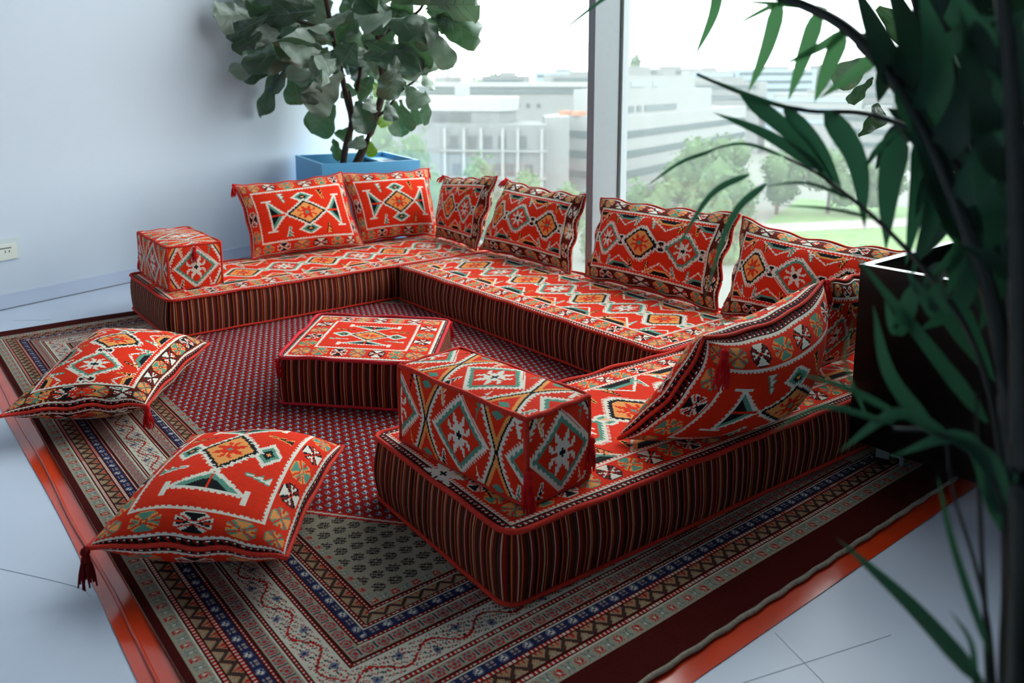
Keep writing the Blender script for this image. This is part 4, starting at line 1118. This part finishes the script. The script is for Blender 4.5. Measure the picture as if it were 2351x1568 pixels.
def leaf_mesh(name, L, W, mat, cup, droop, twist, seed):
    """fiddle shape: narrow near the stalk, broad and blunt toward the tip, wavy rim, along +Y"""
    nu, nv = 16, 8
    rng = random.Random(seed)
    V = []
    for i in range(nu + 1):
        t = i / nu
        half = W / 2 * (0.18 + 0.82 * math.sin(min(1.0, t / 0.72) * math.pi / 2) ** 1.2) * (1 - max(0.0, (t - 0.72) / 0.28) ** 2.6) ** 0.5
        half *= (1 - 0.12 * math.exp(-((t - 0.33) / 0.1) ** 2))
        half = max(half, 0.002)
        for j in range(nv + 1):
            s = j / nv * 2 - 1
            x = s * half
            z = cup * abs(s) ** 1.5 * half - droop * L * t * t + 0.05 * math.sin(t * 15 + s * 2 + seed) * abs(s) ** 2 + twist * s * t * half
            z += 0.03 * math.cos(t * 34) * (1 - abs(s)) * abs(s) * 2
            V.append((x, t * L, z))
    F = [tuple(int(k) for k in q) for q in grid_faces(nv, nu)]
    return mesh_data(name, V, F, mat)


def rib_mesh(L, W, droop, mat):
    parts = [tube([(0, t * L, -droop * L * t * t + 0.0015) for t in np.linspace(0, .97, 9)], 0.007, 4, taper=.3)]
    for t in (0.2, 0.36, 0.52, 0.68):
        for s in (-1, 1):
            a = np.array((0, t * L, -droop * L * t * t + 0.002))
            b = np.array((s * W * .36, (t + 0.17) * L, -droop * L * (t + .17) ** 2 + 0.006))
            parts.append(tube([a, (a + b) / 2 + (0, -.004, .001), b], 0.0035, 3, taper=.4))
    v, f = join(*parts)
    return mesh_data('midrib', v, f, mat)


LEAF = [leaf_mesh('leaf', 1.0, 0.62, M['figleaf'], c, d, tw, i) for i, (c, d, tw) in enumerate([(0.25, 0.10, .1), (-0.2, 0.22, -.15), (0.35, 0.30, .2), (0.1, 0.02, -.25), (-0.35, 0.16, .05)])]
LEAF_Y = [leaf_mesh('leaf', 1.0, 0.62, M['figleaf_y'], .2, .15, .1, 9)]
RIBS = [rib_mesh(1.0, .62, d, M['vein']) for d in (.10, .22, .30, .02, .16)]
RIB_Y = rib_mesh(1.0, .62, .15, M['vein'])


def place_leaf(th, base, tip, width, roll, yellow, k, view=Vector((-0.47, -0.88, 0.05)), lit=False):
    b, t = Vector(base), Vector(tip)
    if lit:
        view = Vector((0.35, -0.62, 0.70))
    d = t - b
    L = max(d.length, 0.06) * 1.12
    y = d.normalized()
    n = view - y * view.dot(y)
    if n.length < 0.05:
        n = Vector((0, 0, 1)) - y * y.z
    n.normalize()
    x = y.cross(n)
    mt = Matrix((x, y, n)).transposed()
    mt = mt @ Matrix.Rotation(roll * 0.75 + (math.pi if (k * 7) % 5 < 2 and not lit else 0.0), 3, 'Y')
    m4 = mt.to_4x4()
    m4 = Matrix.Translation(b - Vector(th.loc)) @ m4 @ Matrix.Diagonal((max(width * 1.15, L * 0.42) / 0.62, L, L, 1.0))
    me = LEAF_Y[0] if yellow else LEAF[k % 5]
    o = bpy.data.objects.new('leaf', me)
    COL.objects.link(o)
    o.parent = th.o
    o.matrix_local = m4
    r = bpy.data.objects.new('midrib', RIB_Y if yellow else RIBS[k % 5])
    COL.objects.link(r)
    r.parent = o
    return o


fig = Thing('fiddle_leaf_fig', (2.86, 5.40, 0.58), 'tall fiddle-leaf fig with two brown trunks growing in the blue planter', 'fig tree')
for pts, r in FIG_WOOD:
    fig.part('trunk' if r > 0.02 else 'branch', tube(smooth_path(pts, 22), r, 8, taper=.6), M['bark'])
for k, (b, t, w, roll, yel) in enumerate(FIG_LEAVES):
    place_leaf(fig, b, t, w, roll * (0.5 if yel == 2 else 1), yel == 1, k, lit=yel == 2)
# leaves on the far side of the crown, so that it is full all round
rg = random.Random(21)
for k in range(46):
    a = rg.uniform(0, 2 * math.pi)
    z = rg.uniform(1.35, 2.35)
    rad = 0.30 + 0.42 * math.sin((z - 1.0) / 1.5 * math.pi) * rg.uniform(.5, 1)
    cx, cy = 2.72 + 0.30 * math.cos(a) * rad, 5.22 + 0.30 * math.sin(a) * rad
    b = (cx, cy, z)
    tx, ty = 2.72 + math.cos(a) * (rad), 5.22 + math.sin(a) * (rad)
    tx = min(tx, 3.2)
    ty = min(ty, 5.0 + 0.322 * tx - 0.12)
    if ty < 4.75 and z < 1.5:
        continue
    place_leaf(fig, b, (tx, ty, z - rg.uniform(-.05, .22)), rg.uniform(.14, .2), rg.uniform(-1, 1), False, k)

# ------------------------------------------------------------------ black planter on castors with a second fig
bp = Thing('planter', (2.78, 0.93, 0.0), 'glossy black planter box on castors at the right, on the rug end', 'planter')
x0, x1, y0, y1, z0, z1 = 2.485, 3.10, 0.52, 1.325, 0.085, 0.66
bp.part('side_panel', box(x0, x0 + .022, y0, y1, z0, z1), M['black'], smooth=False)
bp.part('side_panel', box(x1 - .022, x1, y0, y1, z0, z1), M['black'], smooth=False)
bp.part('end_panel', box(x0 + .022, x1 - .022, y1 - .022, y1, z0, z1), M['black'], smooth=False)
bp.part('end_panel', box(x0 + .022, x1 - .022, y0, y0 + .022, z0, z1), M['black'], smooth=False)
bp.part('bottom_panel', box(x0 + .022, x1 - .022, y0 + .022, y1 - .022, z0, z0 + .02), M['black'], smooth=False)
bp.part('rim', join(box(x0 - .004, x0 + .03, y0 - .004, y1 + .004, z1, z1 + .012), box(x1 - .03, x1 + .004, y0 - .004, y1 + .004, z1, z1 + .012), box(x0 + .03, x1 - .03, y1 - .026, y1 + .004, z1, z1 + .012), box(x0 + .03, x1 - .03, y0 - .004, y0 + .026, z1, z1 + .012)), M['black'], smooth=False)
bp.part('soil', box(x0 + .022, x1 - .022, y0 + .022, y1 - .022, z0 + .02, z1 - .08), M['soil'], smooth=False)
for cx, cy, rz in ((2.545, 1.235, 0.3), (2.545, 0.60, -0.4), (3.03, 1.235, .8), (3.03, 0.60, 1.4)):
    ab = (cx, cy, 0)
    cz = ZR if cy > 1.0 else 0.001
    br_ = bp.part('castor', xf(join(box(cx - .03, cx + .03, cy - .024, cy + .024, z0 - .004, z0), box(cx - .02, cx - .016, cy - .02, cy + .02, cz + .026, z0 - .004), box(cx + .016, cx + .02, cy - .02, cy + .02, cz + .026, z0 - .004), box(cx - .016, cx + .016, cy + .016, cy + .02, cz + .03, z0 - .004)), rz, (0, 0, 0), ab), M['chrome'], smooth=False)
    n = 16
    wv = [(cx + sx * .014, cy + .026 * math.cos(2 * math.pi * k / n), cz + .026 + .026 * math.sin(2 * math.pi * k / n)) for sx in (-1, 1) for k in range(n)]
    wf = [tuple(range(n - 1, -1, -1)), tuple(range(n, 2 * n))] + [(k, (k + 1) % n, n + (k + 1) % n, n + k) for k in range(n)]
    bp.part('wheel', xf((np.array(wv), wf), rz, (0, 0, 0), ab), M['rubber'], parent=br_)
    bp.part('brake_lever', xf(join(box(cx - .02, cx + .02, cy - .055, cy - .022, cz + .04, cz + .044), box(cx - .014, cx + .014, cy - .062, cy - .05, cz + .012, cz + .044)), rz, (0, 0, 0), ab), M['chrome'], smooth=False, parent=br_)

f2 = Thing('fiddle_leaf_fig', (2.8, 0.95, 0.58), 'dark fiddle-leaf fig growing in the black planter behind the palm', 'fig tree')
f2.part('trunk', tube(smooth_path([(2.78, .92, .5), (2.76, .95, 1.0), (2.72, 1.0, 1.5), (2.66, 1.0, 2.1)], 20), .022, 8, taper=.5), M['bark'])
f2.part('trunk', tube(smooth_path([(2.86, 1.0, .5), (2.80, 1.08, .9), (2.66, 1.2, 1.25), (2.56, 1.3, 1.6)], 20), .016, 8, taper=.5), M['bark'])
for k, (b, t, w, roll, yel) in enumerate(FIG2_LEAVES):
    place_leaf(f2, b, t, w, roll, 0, k, Vector((-0.9, -0.4, 0.1)))
for k, (sx, sy, tx, ty) in enumerate(((2.90, 1.02, 2.90, 1.00), (2.94, .98, 2.92, .97))):
    st = link('cane_stake', mesh_data('cane_stake', *[q if i else q - np.array((sx, sy, .5)) for i, q in enumerate(tube(smooth_path([(sx, sy, .5), (tx, ty, 1.5)], 8), .006, 8))], M['cane']), None, (sx, sy, .5))
    tag(st, ('pale cane stake upright in the black planter, nearer the seating', 'second pale cane stake in the black planter, nearer the window')[k], 'stake', 'cane stakes in the black planter')

# ------------------------------------------------------------------ kentia palm in the foreground
pp = PALM[0][0][0]
POT = (0.885, 0.285)
pot = Thing('plant_pot', (*POT, 0.0), 'round dark clay pot of the foreground palm', 'pot')
prof = [(0.0, 0.0), (.11, 0.0), (.118, .01), (.15, .30), (.158, .305), (.158, .335), (.142, .335), (.138, .29)]
n = 28
V = [(POT[0] + r * math.cos(2 * math.pi * k / n), POT[1] + r * math.sin(2 * math.pi * k / n), z) for r, z in prof for k in range(n)]
F = [(i * n + k, i * n + (k + 1) % n, (i + 1) * n + (k + 1) % n, (i + 1) * n + k) for i in range(len(prof) - 1) for k in range(n)]
pot.part('body', (np.array(V), F), M['pot'])
V = [(POT[0] + .139 * math.cos(2 * math.pi * k / n), POT[1] + .139 * math.sin(2 * math.pi * k / n), .295) for k in range(n)]
pot.part('soil', (np.array(V), [tuple(range(n))]), M['soil'])

palm = Thing('kentia_palm', (*POT, 0.296), 'large dark-green palm with arching fronds in the right foreground', 'palm')


def leaflet(base, mid, tip, w):
    P = smooth_path([base, mid, tip], 11)
    T = np.gradient(P, axis=0)
    T /= np.linalg.norm(T, axis=1)[:, None]
    c = np.array((0.0, 0.0, 1.25)) - P
    c /= np.linalg.norm(c, axis=1)[:, None]
    c = 0.8 * c + 0.35 * np.array((0.2, -0.3, 0.9))
    S = np.cross(T, c)
    S /= np.linalg.norm(S, axis=1)[:, None] + 1e-9
    N = np.cross(S, T)
    t = np.linspace(0, 1, len(P))
    half = 0.82 * w / 2 * np.clip(t / 0.16 + 0.15, 0, 1) ** 0.8 * np.clip(1 - t ** 2.6, 0.02, 1)
    V = np.concatenate([P - S * half[:, None] + N * half[:, None] * .25, P, P + S * half[:, None] + N * half[:, None] * .25])
    n = len(P)
    F = []
    for i in range(n - 1):
        F.append((i, i + 1, n + i + 1, n + i))
        F.append((n + i, n + i + 1, 2 * n + i + 1, 2 * n + i))
    return V, F


for q, (rach, rad, leaves) in enumerate(PALM):
    pts = [(POT[0] + 0.02 * math.cos(q * 1.1), POT[1] + 0.02 * math.sin(q * 1.1), 0.28)] + list(rach)
    fr = palm.part('frond' if leaves else 'stem', tube(smooth_path(pts, 60), rad, 6, taper=.45), M['stem'])
    for k, (b, m_, t, w) in enumerate(leaves):
        palm.part('leaflet', leaflet(b, m_, t, w * (.85 if q in (2, 3) else 1.0)), M['palm_shaded'] if (q in (4, 5, 6, 7, 8) and k % 4 or (q == 0 and k in (8, 9, 11, 14, 15))) else (M['palm_backlit'] if q == 0 and k < 8 else M['palm']), parent=fr)


# ------------------------------------------------------------------ the city below the window
GZ = -14.0
E = {
    'white': make_mat('white_render', (130, 133, 132), 0.8, noise=0.03, nscale=.4),
    'grey': make_mat('grey_cladding', (100, 103, 104), 0.8, noise=0.04, nscale=.5),
    'pale': make_mat('pale_concrete', (114, 117, 116), 0.8, noise=0.04, nscale=.5),
    'glz': make_mat('tinted_glazing', (62, 78, 80), 0.25),
    'dark': make_mat('dark_opening', (48, 54, 58), 0.5),
    'roof': make_mat('white_roofing', (142, 145, 144), 0.8),
    'blue': make_mat('pale_blue_cladding', (132, 150, 162), 0.7),
    'tree': make_mat('street_tree_leaves', (70, 98, 56), 0.8, noise=.3, nscale=.8, transl=.15),
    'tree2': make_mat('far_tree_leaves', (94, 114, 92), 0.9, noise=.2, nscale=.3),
    'trunk': make_mat('street_tree_bark', (96, 84, 72), .9),
    'ground': make_mat('city_ground', (100, 104, 96), .95, noise=.12, nscale=.05),
    'lawn': make_mat('lawn_grass', (80, 112, 58), .95, noise=.2, nscale=.3),
    'path': make_mat('pale_path', (126, 121, 117), .95, noise=.05, nscale=.6),
    'mast': make_mat('mast_paint', (150, 158, 162), .7),
    'road': make_mat('grey_road', (160, 162, 164), .95),
    'orange': make_mat('terracotta_tubs', (176, 120, 92), .8),
}
struct('ground', box(10, 900, -500, 900, GZ - 1, GZ), E['ground'])
tag(struct('lawn', prism([(50, 20), (104, 30), (96, 60), (58, 44)], GZ, GZ + 0.12), E['lawn']), kind='structure')
tag(struct('path', prism([(92, 38), (96, 41), (70, 54), (67, 50)], GZ + .125, GZ + 0.2), E['path']), kind='structure')
tag(struct('road', prism([(120, -20), (132, -20), (140, 75), (128, 75)], GZ, GZ + 0.15), E['road']), kind='structure')


def building(name, label, poly, z1, wall, cat='building', group=None):
    c = np.mean(np.array(poly), 0)
    th = Thing(name, (c[0], c[1], GZ), label, cat, group)
    th.part('wall', prism(poly, GZ, z1), wall, smooth=False)
    return th


def face_band(th, a, b, z0, z1, t0, t1, mat, name='window_band', proud=0.12, parent=None):
    """a slab along the facade line a-b (outward to the left of b-a), from t0 to t1"""
    a, b = np.array(a, dtype=float), np.array(b, dtype=float)
    d = b - a
    n = np.array([d[1], -d[0]]) / np.linalg.norm(d)
    p, q = a + d * t0, a + d * t1
    th.part(name, prism([p + n * proud, q + n * proud, q - n * .05, p - n * .05][::-1], z0, z1), mat, smooth=False, parent=parent)


# white banded office block behind the silver post
W0, W1, W2 = (62.4, 71.6), (63.0, 61.6), (105.6, 75.8)
W3 = (104.0, 92.0)
wb = building('office_block', 'white office block with long dark window bands, behind the silver post', [W0, W1, W2, W3], -2.6, E['white'])
wb.part('roof_storey', prism([(66, 71), (64.8, 63.5), (94, 73.2), (93, 84)], -2.6, 0.2), E['white'], smooth=False)
up = wb.part('top_storey', prism([(68, 66.5), (68.4, 64.9), (88, 71.4), (86, 80)], 0.2, 1.75), E['white'], smooth=False)
wb.part('plant_room', prism([(69, 66.4), (69.3, 65.4), (75, 67.4), (74.4, 70)], 1.75, 2.8), E['pale'], smooth=False)
wb.part('plant_room', prism([(79, 70), (79.3, 69.2), (83, 70.4), (82.6, 73)], 1.75, 2.5), E['pale'], smooth=False)
for z in (-4.95, -7.1, -9.3, -11.6):
    face_band(wb, W0, W1, z, z + .75, .02, .99, E['glz'])
    face_band(wb, W1, W2, z, z + .75, .01, .99, E['glz'])
for a, b in ((.02, .17), (.20, .235), (.27, .58)):
    face_band(wb, (64.8, 63.5), (94, 73.2), -2.3, -1.6, a, b, E['glz'], name='window')
for a, b in ((.05, .22), (.34, .42)):
    face_band(wb, (68.4, 64.9), (88, 71.4), .55, 1.1, a, b, E['blue'], name='window')
for k in range(5):
    face_band(wb, (94, 73.2), W2, -2.4 + k * .55, -2.3 + k * .55, 0, .95, E['grey'], name='louvre')
for t in (.2, .45, .8):
    wb.part('planter_tub', xf(box(-.8, .8, -.4, .4, -2.58, -2.1), .2, (62.9 + t * .6, 70.6 - t * 8, 0)), E['orange'], smooth=False)

# grey civic building with a rounded white roof
gb = building('civic_building', 'grey concrete building with a rounded white roof, beside the fig', [(44.5, 76.5), (47.6, 71.2), (55.4, 63.4), (60, 70), (58, 84)], -3.2, E['grey'])
poly = [(46.0, 77.2), (47.8, 74.2), (51.4, 69.6), (53.0, 68.2), (54.4, 68.2), (55.6, 69.0), (60, 74), (54, 84)]
gb.part('upper_storey', prism(poly, -3.2, -1.9), E['grey'], smooth=False)
c_ = np.mean(np.array(poly), 0)
gb.part('roof', prism([tuple(c_ + (np.array(p) - c_) * 1.06) for p in poly], -1.9, -0.55), E['roof'], smooth=False)
gb.part('roof_unit', prism([(51.5, 74), (52.4, 73), (53.6, 74.2), (52.7, 75.2)], -.55, .55), E['white'], smooth=False)
g0, g1 = (47.6, 71.2), (55.4, 63.4)
for zz, tt in ((-5.6, (.10, .27, .42, .55, .74)), (-8.4, (.12, .30, .50, .62, .80)), (-11.2, (.12, .30, .50, .62, .80))):
    for t in tt:
        face_band(gb, g0, g1, zz, zz + 1.25, t, t + .07, E['dark'], name='window')
    face_band(gb, g0, g1, zz - .35, zz - .15, 0, 1, E['pale'], name='ledge', proud=.5)
for t in (.04, .22, .38, .58, .72, .94):
    face_band(gb, g0, g1, GZ, -3.6, t, t + .025, E['white'], name='pier', proud=.45)
face_band(gb, (47.8, 74.2), (51.4, 69.6), -3.0, -2.1, .15, .85, E['dark'], name='window')
gb.part('side_block', prism([(56.4, 64.9), (58.6, 63.6), (61.4, 67), (59.6, 69)], GZ, -2.5), E['pale'], smooth=False)

# long low hall beyond
lb = building('exhibition_hall', 'long low hall with a white roof slab and a green glass strip in the distance', [(88, 140), (111, 116), (124, 128), (101, 152)], -1.3, E['pale'])
face_band(lb, (88, 140), (111, 116), -1.25, 0.0, .02, .98, E['glz'], name='glass_strip', proud=.3)
lb.part('roof', prism([(86.5, 140.5), (111.6, 114), (126, 128.5), (101, 154)], 0.0, 0.75), E['roof'], smooth=False)
for t in (.60, .66, .72):
    face_band(lb, (88, 140), (111, 116), -4.0, -3.2, t, t + .02, E['dark'], name='window')

# scattered far blocks
FAR = [((168, 186), 14, 9, 3.6, 'blue', 'pale blue far block above the long hall, left of the silver post'), ((150, 160), 16, 9, 2.6, 'pale', 'pale far block just left of the silver post'), ((125, 158), 10, 8, 2.2, 'grey', 'small grey far block beside the fig leaves'),
       ((190, 150), 12, 10, 3.8, 'white', 'white far block above the street trees'), ((150, 112), 14, 9, 1.0, 'pale', 'low pale far block right of the white office block'), ((206, 140), 22, 10, 4.2, 'blue', 'wide pale blue far block on the skyline'),
       ((158, 96), 16, 9, -1.5, 'white', 'low white block beyond the street trees'), ((178, 92), 18, 9, 1.5, 'grey', 'grey far block seen through the palm leaflets'), ((140, 74), 12, 9, -4.0, 'pale', 'low pale block behind the hanging palm leaflets'),
       ((230, 128), 24, 10, 5.5, 'grey', 'tallest grey far block on the skyline behind the palm'), ((200, 84), 20, 12, 1.0, 'white', 'white far block behind the palm'), ((150, 52), 16, 9, -4.5, 'grey', 'grey block low behind the black planter'), ((220, 190), 22, 12, 5.0, 'pale', 'pale skyline block right of the silver post')]
for k, ((x, y), w, d, z1, mt, lab) in enumerate(FAR):
    th = Thing('far_building', (x, y, GZ), lab, 'building', 'far city blocks on the skyline')
    rot = math.atan2(y, x) + (.25 if k % 2 else -.2)
    th.part('wall', xf(box(-d / 2, d / 2, -w / 2, w / 2, GZ, z1), rot, (x, y, 0)), E[mt], smooth=False)
    for j in range(3):
        th.part('window_band', xf(box(-d / 2 - .15, -d / 2 + .05, -w / 2 * .9, w / 2 * .9, z1 - 1.6 - j * 2.2, z1 - .8 - j * 2.2), rot, (x, y, 0)), E['glz' if mt != 'white' else 'blue'], smooth=False)
    th.part('roof_unit', xf(box(-1.5, 1.5, -w * .2, w * .12, z1, z1 + .9), rot, (x, y, 0)), E['pale'], smooth=False)

mast = Thing('chimney_mast', (116.6, 170.3, GZ), 'slim grey chimney standing against the white sky beside the fig', 'chimney')
mast.part('shaft', tube([(116.6, 170.3, GZ), (116.6, 170.3, 9.0), (116.6, 170.3, 13.2)], .62, 10, taper=.8), E['mast'])
mast.part('base_house', box(114.0, 119.0, 168.0, 172.5, GZ, 2.0), E['pale'], smooth=False)
for k, (x, y, h) in enumerate(((142, 204, 9.5), (147, 202, 9.0))):
    th = Thing('antenna_mast', (x, y, GZ), ('thin distant mast nearer the fig tree', 'thin distant mast nearer the silver post')[k], 'mast', 'distant masts')
    th.part('pole', tube([(x, y, GZ), (x, y, h)], .22, 6), E['mast'])
    th.part('cross_arm', tube([(x - .8, y + .6, h - 1.5), (x + .8, y - .6, h - 1.5)], .12, 6), E['mast'])


def tree(label, x, y, rx, rz, top, mat, seed, n=900, size=.55, group='street trees below the window', z=GZ, name='street_tree', cat='tree'):
    rng = np.random.default_rng(seed)
    th = Thing(name, (x, y, z), label, cat, group)
    cz = top - rz
    blobs = [(rng.normal(0, .38, 3)) for _ in range(9)]
    V, F = [], []
    for i in range(n):
        b = blobs[i % len(blobs)]
        u = rng.normal(0, 1, 3)
        u /= np.linalg.norm(u)
        p = (b * .85 + u * rng.uniform(.34, .52)) * np.array((rx, rx, rz)) + np.array((x, y, cz))
        a = rng.normal(0, 1, 3)
        a /= np.linalg.norm(a)
        c = np.cross(a, u)
        c /= np.linalg.norm(c) + 1e-9
        s = size * rng.uniform(.6, 1.3)
        k = len(V)
        V += [p - a * s * .5, p + c * s * .4, p + a * s * .6, p - c * s * .4]
        F.append((k, k + 1, k + 2, k + 3))
    th.part('crown', (np.array(V), F), mat, smooth=False, kind='stuff')
    ico = []
    for b in blobs:
        c = b * .85 * np.array((rx, rx, rz)) + np.array((x, y, cz))
        ico.append(blob(c, .36 * rx, .36 * rz))
    th.part('crown_core', join(*ico), mat, kind='stuff')
    th.part('trunk', tube([(x, y, z), (x + .2, y, cz - rz * .3), (x, y + .2, cz + rz * .2)], .28, 6, taper=.4), E['trunk'])
    return th


def blob(c, r, rz):
    V, F = [], []
    n, m = 10, 6
    for i in range(m + 1):
        a = math.pi * i / m
        for k in range(n):
            b = 2 * math.pi * k / n
            V.append((c[0] + r * math.sin(a) * math.cos(b), c[1] + r * math.sin(a) * math.sin(b), c[2] + rz * math.cos(a)))
    for i in range(m):
        for k in range(n):
            F.append((i * n + k, i * n + (k + 1) % n, (i + 1) * n + (k + 1) % n, (i + 1) * n + k))
    return np.array(V), F


TREES = [(50.0, 49.4, 2.4, 4.0, -8.2, 'bushy street tree touching the right side of the silver post'), (54.2, 47.6, 2.6, 4.2, -6.6, 'street tree in front of the lowest window bands'), (56.4, 42.9, 2.4, 4.0, -7.0, 'broad pale green street tree above the cushion right of the post'),
         (60.4, 45.2, 2.8, 4.4, -5.4, 'tall street tree against the office block front'), (67.6, 55.6, 3.4, 4.0, -5.4, 'street tree in front of the office block window bands'), (73.4, 57.4, 3.5, 4.0, -5.0, 'street tree under the louvred end of the office block'),
         (78.6, 58.0, 3.5, 4.0, -5.0, 'street tree behind the first hanging palm leaflets'), (83.0, 54.8, 3.4, 3.8, -5.6, 'street tree behind the middle palm leaflets'), (87.4, 51.0, 3.4, 3.6, -6.2, 'street tree behind the drooping palm frond'),
         (91.6, 46.6, 3.4, 3.4, -6.8, 'street tree beyond the lawn behind the palm'), (64.2, 50.6, 2.4, 3.4, -7.4, 'low street tree left of the pale path')]
for k, (x, y, rx, rz, top, lab) in enumerate(TREES):
    tree(lab, x, y, rx, rz, top, E['tree'], 30 + k)
tree('pale tree beside the blue planter corner', 28.4, 46.2, 2.4, 4.6, -1.9, E['tree'], 60, size=.42)
tree('pale tree right of the planter in front of the grey building', 34.0, 46.6, 2.3, 4.2, -3.6, E['tree'], 61, size=.42)
tree('tree close to the wall corner behind the fig', 24.0, 44.0, 3.0, 4.6, -1.2, E['tree'], 62, size=.42)
tree('small bright tree above the corner cushion', 40.6, 49.0, 1.6, 2.6, -5.6, E['tree'], 63, n=500, size=.4)
tree('small bright tree above the cushion left of the post', 43.6, 47.2, 1.6, 2.4, -6.3, E['tree'], 64, n=500, size=.4)
tree('small rounded bush on the lawn near the terrace', 64.0, 33.5, 1.8, 1.6, -11.6, E['tree'], 66, n=500)
tree('lone tree on the office roof skyline', 74.6, 69.3, 1.1, 1.3, 4.2, E['tree2'], 65, n=400, size=.4, z=1.76)
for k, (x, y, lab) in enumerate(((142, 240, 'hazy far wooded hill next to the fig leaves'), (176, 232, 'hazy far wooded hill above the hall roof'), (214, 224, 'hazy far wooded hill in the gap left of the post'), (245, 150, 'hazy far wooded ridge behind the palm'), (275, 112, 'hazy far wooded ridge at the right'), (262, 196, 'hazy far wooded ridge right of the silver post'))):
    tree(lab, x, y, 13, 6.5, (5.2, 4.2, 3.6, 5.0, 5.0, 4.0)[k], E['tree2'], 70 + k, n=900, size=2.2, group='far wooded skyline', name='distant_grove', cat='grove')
te = Thing('terrace_roof', (21.5, 9.0, GZ), 'pale roof terrace slab below the window, behind the black planter', 'roof terrace')
te.part('slab', prism([(17.0, 6.0), (26.0, 8.0), (24.0, 14.2), (18.4, 11.2)], GZ, -4.6), E['pale'], smooth=False)
te.part('parapet', tube([(18.4, 11.2, -4.35), (24.0, 14.2, -4.35)], .2, 6), E['white'])
te.part('parapet', tube([(18.4, 11.2, -4.35), (17.0, 6.0, -4.35)], .2, 6), E['white'])
